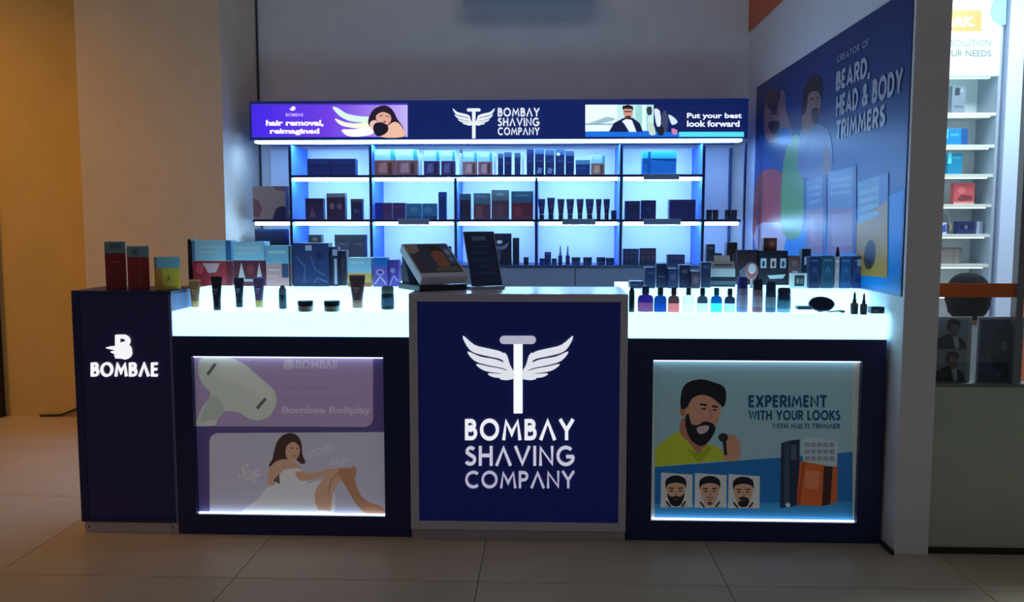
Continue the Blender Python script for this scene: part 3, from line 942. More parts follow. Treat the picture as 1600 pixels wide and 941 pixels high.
# ------------------------------------------------------------------ side cabinet with BOMBAE lettering
BX0, BX1 = -2.030, -1.596
bc = thing('side_cabinet', 'tall dark navy cabinet with glowing letters reading BOMBAE at the left', 'cabinet', ((BX0 + BX1) / 2, 3.72, 0))
obj('body', MB().box(BX0, FY + 0.012, 0.048, BX1 - 0.012, FY + 0.30, 1.05), mat((20, 18, 46), rough=0.4), bc, True)
obj('top_board', MB().box(BX0, FY, 1.0505, BX1, FY + 0.30, 1.066, bev=0.002), BLACK, bc, True)
obj('front_panel', MB().box(BX0 + 0.035, FY + 0.002, 0.07, BX1 - 0.014, FY + 0.0118, 1.0502), mat((24, 20, 58), rough=0.35, emit=0.25, ecol=(20, 16, 52)), bc, True)
obj('front_edge', MB().box(BX0, FY - 0.001, 0.048, BX0 + 0.0345, FY + 0.0118, 1.0502, bev=0.002), BLACK, bc, True)
obj('front_edge', MB().box(BX0 + 0.035, FY - 0.001, 0.048, BX1 - 0.014, FY + 0.0118, 0.0695, bev=0.002), BLACK, bc, True)
obj('side_board', MB().box(BX1 - 0.0118, FY, 0.048, BX1 - 0.0005, FY + 0.30, 1.0502), mat((104, 112, 156), rough=0.5), bc, True)
obj('plinth', MB().box(BX0 + 0.01, FY + 0.008, 0.0, BX1 - 0.005, FY + 0.29, 0.0475), mat((196, 184, 178), rough=0.5, grain=0.05), bc, True)
for x in (BX0 + 0.03, BX1 - 0.03):
    obj('screw', MB().lathe([(0.004, 0.0), (0.004, 0.003)], 8).xf(Matrix.Translation((x, FY + 0.008, 0.024)) @ Matrix.Rotation(math.pi / 2, 4, 'X')), mat((40, 36, 36)), bc, True)
brand_word('BOMBAE', 143.5, 566.5, 247.5, 588, FY + 0.0018, 0.18, lit_letter((246, 246, 250), 1.0), bc, 0.010)
ff = lambda x, y: aty(90 + x * 0.4468, 440 + y * 0.4468, FY + 0.0018)
GL = lit_letter((246, 244, 250), 1.0)
obj('emblem', letter_mesh('B', 0.17, lambda u, v: ff(205 + u * 88, 268 - v * 82), (0, -0.010, 0)), GL, bc, True)
for fe in ([(172, 232), (190, 226), (225, 228), (240, 240), (235, 252), (205, 240)], [(188, 244), (215, 242), (238, 250), (232, 262), (205, 254)],
           [(200, 257), (225, 254), (250, 256), (240, 270), (215, 266)], [(230, 238), (252, 232), (262, 248), (254, 266), (236, 272), (226, 258)]):
    obj('emblem_feather', MB().prism([ff(*p) for p in smooth_closed(fe, 3)], (0, -0.010, 0)), GL, bc, True)
# ------------------------------------------------------------------ product builders (sizes read at the product's own distance)
def span(px0, px1, py, Y):
    a, b = aty(px0, py, Y), aty(px1, py, Y)
    return (a.x + b.x) / 2, b.x - a.x


def carton(px0, py0, px1, Y, zb, label, col, top=None, tf=0.35, art=(), depth=0.06, rz=0.0, name='carton_box', cat='box', group=None, rough=0.4, hang=None):
    cx, w = span(px0, px1, py0 + 10, Y)
    h = aty((px0 + px1) / 2, py0, Y).z - zb
    t = thing(name, label, cat, (cx, Y + depth / 2, zb), rz, group)
    w2, d2 = w / 2, depth / 2
    obj('carton', MB().box(-w2, -d2, 0, w2, d2, h, bev=0.0015), mat(col, rough=rough), t)
    if top:
        obj('upper_sleeve', MB().box(-w2 - 0.0006, -d2 - 0.0006, h * (1 - tf), w2 + 0.0006, d2 + 0.0006, h + 0.0006, bev=0.0012), mat(top, rough=rough), t)
    if art:
        P = Print(lambda u, v: Vector((-w2 + u * w, -d2 - 0.0007, h * (1 - v))), (0, -1, 0), start=0.0003, rough=rough)
        for a in art:
            k = a[0]
            if k == 'r':
                P.rect(*a[1:])
            elif k == 'e':
                P.ell(*a[1:])
            elif k == 'p':
                P.poly(*a[1:])
            elif k == 't':
                P.text(*a[1:])
            elif k == 's':
                P.stroke(*a[1:])
        P.build('front_print', t, False)
    return t


def tube(pxc, py0, py1, pw, zb, label, body, cap, band=None, Y=None, group=None):
    """squeeze tube standing on its cap, crimped flat at the top"""
    Yb = Y if Y else min(atz(pxc, py1, zb).y + 0.012, FY + 0.2 - 0.33 * pw / F * 3.7)
    cx, w = span(pxc - pw / 2, pxc + pw / 2, py0, Yb)
    h = aty(pxc, py0, Yb).z - zb
    t = thing('squeeze_tube', label, 'tube', (cx, Yb, zb), 0, group)
    rc = w * 0.33
    hc = h * 0.24
    obj('cap', MB().lathe([(rc * 0.94, 0), (rc, 0.004), (rc, hc - 0.002), (rc * 0.96, hc)], 16), mat(cap, rough=0.35), t)
    rings = []
    n = 20
    for k in range(8):
        s = k / 7
        rx = rc * 0.98 + (w / 2 - rc * 0.98) * min(1, s * 1.1)
        ry = rc * 0.98 * (1 - s) ** 0.8 + 0.0012
        z = hc + 0.001 + (h * 0.94 - hc) * s
        rings.append([(rx * math.cos(2 * math.pi * i / n), ry * math.sin(2 * math.pi * i / n), z) for i in range(n)])
    obj('tube_body', MB().rings(rings), mat(body, rough=0.35), t)
    obj('crimp', MB().box(-w / 2, -0.0014, h * 0.94, w / 2, 0.0014, h), mat(tuple(min(255, int(c * 1.25 + 8)) for c in body), rough=0.35), t)
    if band:
        z0, z1 = hc + (h - hc) * 0.30, hc + (h - hc) * 0.52
        P = Print(lambda u, v: Vector(((-0.55 + 1.1 * u) * rc, -rc * 0.86, z0 + (z1 - z0) * (1 - v))), (0, -1, 0), rough=0.4)
        P.rect(0.0, 0.0, 1.0, 0.28, band).rect(0.1, 0.45, 0.9, 0.58, band).rect(0.1, 0.75, 0.7, 0.88, band)
        P.build('label', t, False)
    return t


def bottle(pxc, py0, py1, pw, zb, label, body, cap, kind='perfume', lower=None, Y=None, group=None, lab=None, name='bottle', trans=0.0):
    r_ = 0.0
    Yb = Y if Y else atz(pxc, py1, zb).y
    cx, w = span(pxc - pw / 2, pxc + pw / 2, (py0 + py1) / 2, Yb)
    r = w / 2
    if not Y:
        Yb += r * 0.9
    h = aty(pxc, py0, Yb).z - zb
    t = thing(name, label, 'bottle', (cx, Yb, zb), 0, group)
    bm_, cm = mat(body, rough=0.18, trans=trans), mat(cap, rough=0.35)
    if kind == 'perfume':         # shouldered body, slim neck, cap
        hb = h * 0.66
        lo = lower or body
        obj('lower_body', MB().lathe([(r * 0.92, 0), (r, 0.003), (r, hb * 0.55)], 20, sy=0.7), mat(lo, rough=0.12, trans=min(0.9, trans * 2.2) if lower else trans), t)
        obj('shoulder', MB().lathe([(r, hb * 0.5505), (r * 0.98, hb * 0.8), (r * 0.8, hb * 0.95), (r * 0.42, hb), (r * 0.36, hb + 0.004)], 20, sy=0.7), bm_, t)
        obj('cap', MB().lathe([(r * 0.46, hb + 0.0045), (r * 0.48, hb + 0.006), (r * 0.44, h - 0.002), (r * 0.40, h)], 16), cm, t)
    elif kind == 'can':           # spray can: cylinder, domed cap
        hb = h * 0.68
        obj('can_body', MB().lathe([(r * 0.94, 0), (r, 0.003), (r, hb - 0.006), (r * 0.93, hb)], 20), bm_, t)
        obj('cap', MB().lathe([(r * 0.95, hb + 0.0005), (r * 0.95, h - 0.008), (r * 0.8, h)], 20), cm, t)
        if lower:
            obj('base_band', MB().lathe([(r + 0.0005, 0.002), (r + 0.0005, hb * 0.30)], 20, caps=False), mat(lower, rough=0.3), t)
    elif kind == 'dropper':
        hb = h * 0.52
        obj('glass_body', MB().lathe([(r * 0.9, 0), (r, 0.003), (r, hb * 0.85), (r * 0.75, hb * 0.96), (r * 0.42, hb)], 18), bm_, t)
        obj('collar', MB().lathe([(r * 0.5, hb + 0.0003), (r * 0.5, hb + h * 0.14)], 14), cm, t)
        obj('rubber_bulb', MB().lathe([(r * 0.34, hb + h * 0.1405), (r * 0.34, h * 0.82), (r * 0.22, h * 0.95), (r * 0.08, h)], 12), cm, t)
    elif kind == 'slim':
        hb = h * 0.6
        obj('lower_body', MB().lathe([(r * 0.9, 0), (r, 0.003), (r, hb)], 16), mat(lower or body, rough=0.25), t)
        obj('cap', MB().lathe([(r * 0.97, hb + 0.0004), (r * 0.95, h * 0.8), (r * 0.6, h * 0.94), (r * 0.3, h)], 16), cm, t)
    if lab:
        z0, z1 = h * 0.16, h * 0.5
        obj('label', MB().lathe([(r + 0.0006, z0), (r + 0.0006, z1)], 20, caps=False, sy=0.705 if kind == 'perfume' else 1), mat(lab, rough=0.5), t)
    return t


def jar(pxc, py0, py1, pw, zb, label, body, lid, lab=None, Y=None, group=None):
    Yb = Y if Y else atz(pxc, py1, zb).y
    cx, w = span(pxc - pw / 2, pxc + pw / 2, (py0 + py1) / 2, Yb)
    r = w / 2
    if not Y:
        Yb += r
    h = aty(pxc, py0, Yb).z - zb
    t = thing('jar', label, 'jar', (cx, Yb, zb), 0, group)
    obj('pot', MB().lathe([(r * 0.88, 0), (r * 0.96, 0.003), (r * 0.96, h * 0.56)], 20), mat(body, rough=0.25), t)
    obj('lid', MB().lathe([(r, h * 0.565), (r, h - 0.002), (r * 0.95, h)], 20), mat(lid, rough=0.3), t)
    if lab:
        obj('label', MB().lathe([(r * 0.97, h * 0.1), (r * 0.97, h * 0.5)], 20, caps=False), mat(lab, rough=0.5), t)
    return t


LBLUE = (170, 222, 246)
NV, NV2, DK = (26, 36, 84), (40, 52, 104), (22, 24, 40)
IV = (226, 226, 230)

# ------------------------------------------------------------------ on the BOMBAE cabinet
zc = 1.0662
carton(161, 378, 190, 3.64, zc, 'taller dark red carton with grey blue top on the navy cabinet', (152, 34, 36), (122, 158, 170), 0.24, depth=0.05, rz=0.42,
       art=(('r', 0.25, 0.03, 0.8, 0.14, (90, 120, 136)), ('r', 0.3, 0.4, 0.7, 0.44, (190, 70, 70))), group='cartons on the navy cabinet')
carton(197, 385, 225, 3.64, zc, 'shorter dark red carton with grey blue top on the navy cabinet', (158, 42, 42), (128, 158, 164), 0.25, depth=0.05, rz=0.66,
       art=(('r', 0.15, 0.06, 0.42, 0.2, (90, 116, 128)), ('s', [(0.5, 0.3), (0.5, 0.95)], 0.06, (190, 80, 76))), group='cartons on the navy cabinet')
carton(240, 402, 274, 3.63, zc, 'small yellow carton with light blue top on the navy cabinet', (226, 190, 60), (130, 180, 196), 0.34, depth=0.05, rz=0.66,
       art=(('r', 0.0, 0.36, 0.2, 1.0, (206, 140, 60)), ('p', [(0.5, 0.55), (0.58, 0.72), (0.5, 0.68), (0.42, 0.72)], (120, 140, 50)), ('e', 0.55, 0.85, 0.2, 0.06, (240, 214, 90))),
       group='cartons on the navy cabinet')

# ------------------------------------------------------------------ left counter, upper step
ZUP = ZU + 0.0003
UG = 'cartons on the left counter'
carton(293, 374, 298, 3.97, ZUP, 'slim black carton edge standing left of the light blue and red cartons', (22, 18, 22), depth=0.10, art=(('r', 0.2, 0.1, 0.8, 0.4, (40, 36, 40)),), group=UG)
carton(300, 376, 361, 3.96, ZUP, 'wide light blue and red carton at the left of the left counter', (186, 60, 70), LBLUE, 0.45, depth=0.08, group=UG,
       art=(('r', 0.0, 0.0, 0.07, 0.44, (90, 140, 176)), ('r', 0.86, 0.0, 1.0, 0.44, (60, 120, 170)), ('r', 0.18, 0.1, 0.8, 0.17, (200, 228, 240)), ('r', 0.18, 0.22, 0.7, 0.28, (200, 228, 240)),
            ('p', [(0.25, 0.5), (0.7, 0.5), (0.6, 0.7), (0.4, 0.72)], (236, 190, 196)), ('e', 0.18, 0.62, 0.1, 0.12, (226, 90, 100)), ('r', 0.86, 0.46, 1.0, 0.98, (130, 40, 56))))
carton(365, 378, 413, 3.94, ZUP, 'light blue and maroon carton with white figures on the left counter', (112, 46, 62), LBLUE, 0.42, depth=0.08, group=UG,
       art=(('r', 0.1, 0.1, 0.85, 0.17, (204, 230, 240)), ('r', 0.1, 0.22, 0.7, 0.28, (204, 230, 240)), ('p', [(0.12, 0.85), (0.24, 0.46), (0.36, 0.85)], (226, 210, 206)),
            ('p', [(0.72, 0.85), (0.82, 0.46), (0.92, 0.85)], (226, 210, 206)), ('r', 0.1, 0.84, 0.95, 0.9, (206, 190, 196)), ('e', 0.54, 0.62, 0.12, 0.12, (150, 60, 66))))
carton(415, 384, 454, 3.92, ZUP, 'light blue and pink carton on the left counter', (236, 170, 170), (146, 196, 222), 0.44, depth=0.07, group=UG,
       art=(('r', 0.1, 0.12, 0.8, 0.19, (206, 230, 240)), ('r', 0.64, 0.44, 0.9, 0.78, (70, 84, 122)), ('r', 0.12, 0.56, 0.56, 0.62, (244, 206, 204)), ('r', 0.12, 0.72, 0.5, 0.76, (244, 206, 204)),
            ('r', 0.92, 0.0, 1.0, 1.0, (60, 60, 80))))
carton(457, 380, 513, 3.93, ZUP, 'large dark blue patterned carton in the middle of the left counter', (52, 68, 120), depth=0.08, group=UG,
       art=(('r', 0.36, 0.05, 0.54, 0.17, (196, 200, 226)), ('s', [(0.1, 0.3), (0.35, 0.55), (0.3, 0.9)], 0.04, (84, 104, 160)), ('s', [(0.5, 0.3), (0.62, 0.6), (0.9, 0.75)], 0.04, (84, 104, 160)),
            ('s', [(0.55, 0.95), (0.7, 0.8), (0.95, 0.9)], 0.03, (96, 116, 170)), ('e', 0.75, 0.3, 0.1, 0.08, (38, 48, 92)), ('r', 0, 0.93, 1, 1, (40, 52, 96))))
carton(516, 386, 528, 3.95, ZUP, 'slim dark carton with white strip beside the large dark blue carton', (56, 58, 92), depth=0.05, group=UG,
       art=(('r', 0.3, 0.06, 0.9, 0.22, (196, 196, 222)), ('r', 0.5, 0.3, 0.85, 0.95, (206, 204, 226))))
carton(530, 392, 541, 3.98, ZUP, 'narrow charcoal carton behind the brown tube on the left counter', (62, 58, 80), depth=0.06, group=UG, art=(('r', 0.2, 0.2, 0.8, 0.5, (84, 80, 104)),))
carton(543, 403, 580, 3.92, ZUP, 'small light blue and yellow carton behind the brown tube', (236, 190, 110), (170, 214, 236), 0.52, depth=0.07, group=UG,
       art=(('r', 0.1, 0.12, 0.7, 0.2, (214, 234, 244)), ('r', 0.2, 0.6, 0.8, 0.7, (250, 220, 150)), ('r', 0.0, 0.86, 1, 1, (190, 120, 80))))
carton(583, 403, 605, 3.92, ZUP, 'purple flowered carton with blue top beside the sloped picture stand', (124, 96, 190), (36, 120, 206), 0.30, depth=0.06, group=UG,
       art=(('e', 0.5, 0.5, 0.3, 0.12, (190, 170, 230)), ('e', 0.5, 0.5, 0.16, 0.06, (84, 56, 160)), ('s', [(0.1, 0.9), (0.5, 0.65), (0.9, 0.9)], 0.08, (200, 184, 236))))
carton(607, 406, 623, 3.94, ZUP, 'narrow purple carton touching the sloped picture stand', (104, 78, 180), depth=0.06, group=UG,
       art=(('e', 0.4, 0.4, 0.25, 0.1, (180, 160, 226)), ('s', [(0.1, 0.95), (0.5, 0.6), (0.9, 0.8)], 0.1, (186, 168, 230))))

# left counter, lower step
ZLO = ZL + 0.0003
tube(304, 437, 480, 18, ZLO, 'tan brown squeeze tube at the left end of the lower step', (150, 104, 72), (206, 160, 96), (196, 150, 104))
tube(338, 432, 485, 17, ZLO, 'black squeeze tube standing furthest forward on the left counter', (24, 32, 48), (16, 22, 34), (120, 150, 170))
tube(373, 434, 479, 16, ZLO, 'black squeeze tube between the forward black tube and the purple one', (28, 28, 52), (16, 20, 34), (120, 130, 160))
tube(404, 433, 479, 18, ZLO, 'purple brown squeeze tube with yellow cap', (92, 66, 108), (206, 178, 96), (150, 130, 170))
bottle(440, 446, 483, 12, ZLO, 'small grey pump bottle with dark base on the left counter', (126, 140, 156), (90, 104, 116), 'slim', lower=(26, 46, 60))
jar(474, 470, 487.5, 24, ZLO, 'small black jar with white label, left one of the pair on the left counter', (30, 46, 56), (18, 26, 34), (190, 206, 206), group='pair of small black jars')
jar(515.5, 470, 487.5, 25, ZLO, 'small black jar with white label, right one of the pair on the left counter', (30, 46, 56), (18, 26, 34), (190, 206, 206), group='pair of small black jars')
tube(558, 430, 479, 25, ZLO, 'large brown squeeze tube with tan cap on the left counter', (86, 54, 60), (176, 128, 104), (140, 100, 100))
bottle(604, 447, 484, 20, ZLO, 'dark green bottle with grey lid near the centre counter', (24, 40, 48), (96, 120, 116), 'can', lower=(16, 24, 38), lab=(54, 84, 110))

# ------------------------------------------------------------------ stands on the centre counter
bx = atz(690, 457, CZ)
st = thing('picture_stand', 'sloped white display stand with a dark printed picture on the centre counter', 'display stand', (-0.503, 3.79, CZ + 0.0003), math.radians(33))
obj('base', MB().box(-0.115, -0.11, 0, 0.115, 0.12, 0.026, bev=0.002), mat((28, 30, 50), rough=0.4), st)
tl = math.radians(33)
slab = Matrix.Translation((0, -0.105, 0.0275)) @ Matrix.Rotation(tl, 4, 'X')
obj('sloped_tray', MB().box(-0.112, 0, 0, 0.112, 0.255, 0.042, bev=0.002).xf(slab), mat((214, 212, 222), rough=0.4), st)
obj('prop', MB().prism([(-0.10, 0.03, 0.0265), (-0.10, 0.11, 0.0265), (-0.10, 0.11, 0.160), (-0.10, 0.100, 0.158)], (0.2, 0, 0)), mat((60, 62, 84)), st)
P = Print(lambda u, v: slab @ Vector((-0.104 + 0.208 * u, 0.03 + 0.218 * (1 - v), 0.0422)), (0, -math.sin(tl), math.cos(tl)), rough=0.35)
P.rect(0, 0, 1, 1, (54, 58, 82))
P.poly([(0, 0), (0.34, 0), (0.3, 0.2), (0.1, 0.35), (0, 0.3)], (176, 150, 140)).poly([(0.3, 0), (0.62, 0), (0.6, 0.7), (0.4, 0.75), (0.25, 0.4)], (30, 56, 96))
P.poly([(0.5, 0.3), (0.6, 0.1), (0.74, 0.14), (0.8, 0.4), (0.78, 0.75), (0.6, 0.85), (0.5, 0.7)], (180, 100, 66), 3)
P.poly([(0.5, 0.3), (0.56, 0.06), (0.74, 0.05), (0.8, 0.3), (0.7, 0.22), (0.58, 0.26)], (30, 24, 40), 2)
P.rect(0.82, 0.02, 1, 0.7, (64, 100, 160)).ell(0.91, 0.3, 0.06, 0.12, (170, 190, 220)).ell(0.9, 0.55, 0.05, 0.08, (130, 170, 220))
P.poly([(0.4, 0.84), (0.9, 0.8), (0.96, 0.95), (0.4, 0.98)], (120, 110, 106))
P.build('printed_picture', st, False)

br = thing('leaflet_holder', 'dark blue leaflet board leaning back beside the sloped picture stand', 'sign', (-0.276, 3.83, CZ + 0.0003), math.radians(26))
lean = Matrix.Translation((0, -0.03, 0.012)) @ Matrix.Rotation(math.radians(-24), 4, 'X')
obj('foot', MB().box(-0.078, -0.06, 0, 0.078, 0.085, 0.012, bev=0.002), mat((170, 170, 180), rough=0.4), br)
obj('board', MB().box(-0.072, -0.012, 0.001, 0.072, 0.0, 0.262, bev=0.0015).xf(lean), mat((40, 54, 96), rough=0.35), br)
obj('edge_strip', MB().box(0.0722, -0.0125, 0.001, 0.0765, 0.0005, 0.262).xf(lean), mat((176, 180, 200)), br)
obj('strut', MB().box(-0.02, 0.062, 0.0122, 0.02, 0.066, 0.185), mat((30, 36, 56)), br)
P = Print(lambda u, v: lean @ Vector((-0.066 + 0.132 * u, -0.0122, 0.256 - 0.248 * v)), (0, -math.cos(math.radians(24)), 0.3), rough=0.35)
P.rect(0.2, 0.07, 0.72, 0.16, (110, 130, 170))
for k in range(5):
    P.rect(0.14, 0.26 + k * 0.13, 0.86 - 0.1 * (k % 2), 0.29 + k * 0.13, (52, 86, 140))
P.build('printed_text', br, False)

# ------------------------------------------------------------------ right counter, lower step (a row of bottles)
RG = 'row of bottles on the right counter'
bottle(987.5, 448, 488, 9, ZLO, 'slim black bottle at the left end of the bottle row', (24, 26, 44), (40, 40, 60), 'slim', lower=(30, 32, 54), group=RG)
bottle(1010, 447, 488, 25, ZLO, 'broad purple perfume bottle with reddish base', (96, 56, 190), (54, 60, 110), 'perfume', lower=(150, 70, 110), group=RG, trans=0.3)
bottle(1033, 449, 488, 20, ZLO, 'bright blue perfume bottle beside the purple one', (34, 120, 226), (24, 60, 60), 'perfume', lower=(26, 70, 150), group=RG, trans=0.3)
bottle(1054, 449, 488.5, 18, ZLO, 'salmon red perfume bottle with dark shoulder', (150, 84, 88), (70, 60, 70), 'perfume', lower=(250, 110, 100), group=RG, trans=0.35)
bottle(1077, 450, 488, 17, ZLO, 'clear glass perfume bottle with small black cap', (240, 250, 248), (50, 70, 70), 'perfume', lower=(244, 252, 250), group=RG, trans=0.9)
bottle(1099, 450, 488, 17, ZLO, 'smoky grey perfume bottle fading to clear, left of the cyan one', (90, 94, 116), (40, 46, 62), 'perfume', lower=(226, 230, 238), group=RG, trans=0.4)
bottle(1121, 450, 488, 18, ZLO, 'cyan blue perfume bottle', (20, 130, 214), (24, 96, 130), 'perfume', lower=(70, 236, 246), group=RG, trans=0.4)
bottle(1142, 451, 488, 17, ZLO, 'smoky grey perfume bottle right of the cyan one', (70, 76, 106), (30, 40, 60), 'perfume', lower=(196, 210, 230), group=RG, trans=0.35)
bottle(1161.5, 433, 488.5, 17, ZLO, 'tall lilac spray can with dark blue cap', (186, 190, 246), (60, 64, 176), 'can', lower=(160, 172, 226), lab=(206, 210, 250), group=RG)
bottle(1185.5, 436, 488.5, 16, ZLO, 'brown spray can with black cap', (176, 152, 168), (40, 40, 80), 'can', lower=(176, 126, 132), lab=(206, 190, 206), group=RG)
bottle(1206, 440, 488.5, 16, ZLO, 'dark teal spray can next to the brown one', (56, 92, 134), (34, 60, 104), 'can', lower=(96, 140, 176), lab=(150, 186, 206), group=RG)
bottle(1227.5, 450, 488.5, 21, ZLO, 'squat dark bottle with pale label at the right end of the bottle row', (40, 76, 116), (34, 56, 90), 'can', lower=(150, 216, 236), lab=(96, 160, 186), group=RG)
# round mirror lying tilted, compact, comb, droppers, black box
a = atz(1258, 484, ZLO)
t = thing('compact_case', 'flat black compact case left of the round black mirror', 'case', (a.x, a.y + 0.02, ZLO))
obj('case_base', MB().box(-0.033, -0.02, 0, 0.033, 0.02, 0.007, bev=0.002), mat((36, 36, 56), rough=0.3), t)
obj('case_lid', MB().box(-0.033, -0.02, 0.0073, 0.033, 0.02, 0.015, bev=0.002), mat((24, 24, 44), rough=0.3), t)
a = atz(1286, 489, ZLO)
t = thing('hand_mirror', 'round black mirror propped up on the right counter', 'mirror', (a.x, a.y + 0.025, ZLO))
mx = Matrix.Translation((0, 0.0, 0.034)) @ Matrix.Rotation(math.radians(62), 4, 'X')
obj('disc', MB().lathe([(0.050, -0.004), (0.053, 0), (0.053, 0.004), (0.050, 0.008)], 28, sy=0.62).xf(mx), mat((20, 22, 50), rough=0.25), t)
obj('rim', MB().lathe([(0.054, 0.0), (0.0555, 0.002), (0.054, 0.004)], 28, sy=0.62, caps=False).xf(mx), mat((40, 44, 70), rough=0.3), t)
obj('prop', MB().box(-0.008, 0.008, 0.0, 0.008, 0.030, 0.026, bev=0.002), mat((30, 32, 50)), t)
a = atz(1310, 489, ZLO)
t = thing('safety_razor', 'small razor lying flat in front of the dropper bottles', 'razor', (a.x, a.y + 0.012, ZLO), math.radians(10))
obj('handle', MB().tube([(-0.045, 0, 0.004), (-0.01, 0, 0.005), (0.012, 0, 0.006)], [0.003, 0.004, 0.004]), mat((150, 160, 150), rough=0.35), t)
obj('head', MB().box(0.012, -0.016, 0.0, 0.026, 0.016, 0.010, bev=0.002), mat((50, 60, 66), rough=0.3, metal=0.6), t)
bottle(1337, 456, 491.5, 12, ZLO, 'grey dropper bottle, left one of the two at the right end', (104, 126, 142), (40, 54, 56), 'dropper', group='pair of dropper bottles')
bottle(1351.5, 458, 492, 11, ZLO, 'grey dropper bottle, right one of the two at the right end', (96, 118, 134), (40, 54, 56), 'dropper', group='pair of dropper bottles')
carton(1361, 480, 1382, 3.572, ZLO, 'small black carton at the right end of the lower step', (24, 36, 56), depth=0.04, art=(('r', 0.1, 0.4, 0.6, 0.7, (90, 110, 126)), ('r', 0.0, 0.0, 1.0, 0.2, (16, 28, 50))))

# ------------------------------------------------------------------ right counter, upper step
RU = 'cartons on the right counter'
carton(985, 440, 1006, 3.86, ZUP, 'flat black carton at the left end of the upper step beside the centre counter', (34, 42, 74), depth=0.10, group=RU, art=(('r', 0.1, 0.3, 0.6, 0.6, (60, 70, 104)),))
carton(1008, 418, 1024, 3.87, ZUP, 'dark slate carton nearest the centre counter on the right counter', (40, 52, 96), depth=0.06, group=RU, art=(('r', 0.2, 0.2, 0.8, 0.3, (70, 84, 130)),))
carton(1026, 412, 1042, 3.90, ZUP, 'navy carton with pale line behind the salmon bottle', (30, 40, 86), depth=0.06, group=RU, art=(('r', 0.15, 0.5, 0.85, 0.56, (90, 100, 140)),))
carton(1044, 420, 1060, 3.87, ZUP, 'short slate carton behind the clear bottle', (48, 56, 98), depth=0.06, group=RU, art=(('e', 0.5, 0.4, 0.3, 0.2, (76, 86, 130)),))
carton(1062, 414, 1078, 3.90, ZUP, 'dark indigo carton behind the clear bottle', (34, 36, 78), depth=0.06, group=RU, art=(('r', 0.2, 0.2, 0.8, 0.36, (84, 88, 120)),))
carton(1080, 424, 1094, 3.87, ZUP, 'low brown and navy carton left of the receipt printer', (74, 62, 84), depth=0.06, group=RU, art=(('e', 0.5, 0.5, 0.35, 0.25, (120, 100, 120)),))
carton(1096, 410, 1111, 3.92, ZUP, 'tall navy carton just left of the receipt printer', (32, 42, 80), depth=0.06, group=RU, art=(('r', 0.2, 0.1, 0.8, 0.25, (70, 84, 120)),))
# receipt printer
a = aty(1130, 440, 4.0)
t = thing('receipt_printer', 'white topped receipt printer between the dark cartons on the right counter', 'printer', (a.x, 4.03, ZUP), math.radians(-6))
obj('body', MB().box(-0.056, -0.06, 0, 0.056, 0.06, 0.046, bev=0.004), mat((34, 46, 70), rough=0.35), t)
obj('cover', MB().prism([(-0.054, -0.058, 0.0465), (-0.054, 0.058, 0.0465), (-0.054, 0.058, 0.112), (-0.054, 0.01, 0.115), (-0.054, -0.05, 0.085)], (0.108, 0, 0)), mat((226, 234, 236), rough=0.35), t)
obj('paper_slot', MB().box(-0.04, -0.03, 0.100, 0.04, -0.022, 0.104), mat((50, 60, 70)), t)
obj('paper', MB().prism([(-0.036, 0.0, 0.114), (-0.036, 0.004, 0.114), (-0.036, 0.03, 0.142), (-0.036, 0.026, 0.143)], (0.072, 0, 0)), mat((240, 246, 244)), t)
obj('front_lip', MB().box(-0.056, -0.066, 0.012, 0.056, -0.0605, 0.03, bev=0.002), mat((90, 104, 120)), t)
carton(1104, 382, 1117, 4.18, ZUP, 'small dark carton behind the printer', (36, 40, 60), depth=0.05, group=RU, art=(('r', 0.2, 0.06, 0.8, 0.12, (90, 96, 110)),))
carton(1136, 379, 1152, 4.20, ZUP, 'dark carton with tan side peeking over the printer', (40, 34, 44), depth=0.06, group=RU, art=(('p', [(0.55, 0.3), (1, 0.1), (1, 0.6), (0.6, 0.6)], (140, 104, 84)),))
carton(1152, 391, 1184, 4.12, ZUP, 'maroon black carton behind the brush on the right counter', (52, 26, 40), depth=0.07, group=RU, art=(('p', [(0.1, 0.6), (0.5, 0.4), (0.55, 0.95), (0.2, 0.95)], (96, 110, 126)), ('r', 0, 0, 1, 0.07, (24, 24, 40))))
carton(1186, 392, 1231, 4.10, ZUP, 'black display carton with three pale portrait squares', (20, 22, 40), depth=0.08, group=RU,
       art=(('r', 0.06, 0.22, 0.26, 0.50, (196, 210, 226)), ('r', 0.40, 0.22, 0.60, 0.50, (216, 196, 196)), ('r', 0.74, 0.22, 0.94, 0.50, (196, 210, 226)), ('e', 0.16, 0.38, 0.05, 0.09, (60, 60, 80)),
            ('e', 0.5, 0.38, 0.05, 0.09, (80, 50, 50)), ('e', 0.84, 0.38, 0.05, 0.09, (60, 60, 80)), ('p', [(0.3, 0.72), (0.95, 0.68), (0.85, 0.8), (0.4, 0.82)], (206, 216, 214))))
carton(1193, 372, 1214, 4.12, aty(1208, 392, 4.10).z + 0.0012, 'small red brown carton on top of the black portrait carton', (120, 52, 44), depth=0.05, art=(('r', 0.0, 0.0, 0.3, 1, (70, 40, 44)), ('e', 0.65, 0.5, 0.2, 0.25, (160, 90, 70))))
a = aty(1174, 440, 3.90)
t = thing('paddle_brush', 'pink and white paddle brush standing on its white handle', 'brush', (a.x, 3.90, ZUP))
zz = lambda py: aty(1174, py, 3.90).z - ZUP
obj('handle', MB().lathe([(0.011, 0), (0.011, 0.004), (0.006, 0.006), (0.005, zz(434))], 12), mat((226, 224, 232), rough=0.35), t)
hd = Matrix.Translation((0, 0, (zz(409) + zz(437)) / 2)) @ Matrix.Rotation(math.radians(90), 4, 'X')
rh = (zz(409) - zz(437)) / 2
obj('head', MB().lathe([(rh * 0.9, -0.006), (rh, -0.003), (rh, 0.003), (rh * 0.9, 0.006)], 24, sx=0.7).xf(hd), mat((206, 120, 120), rough=0.4), t)
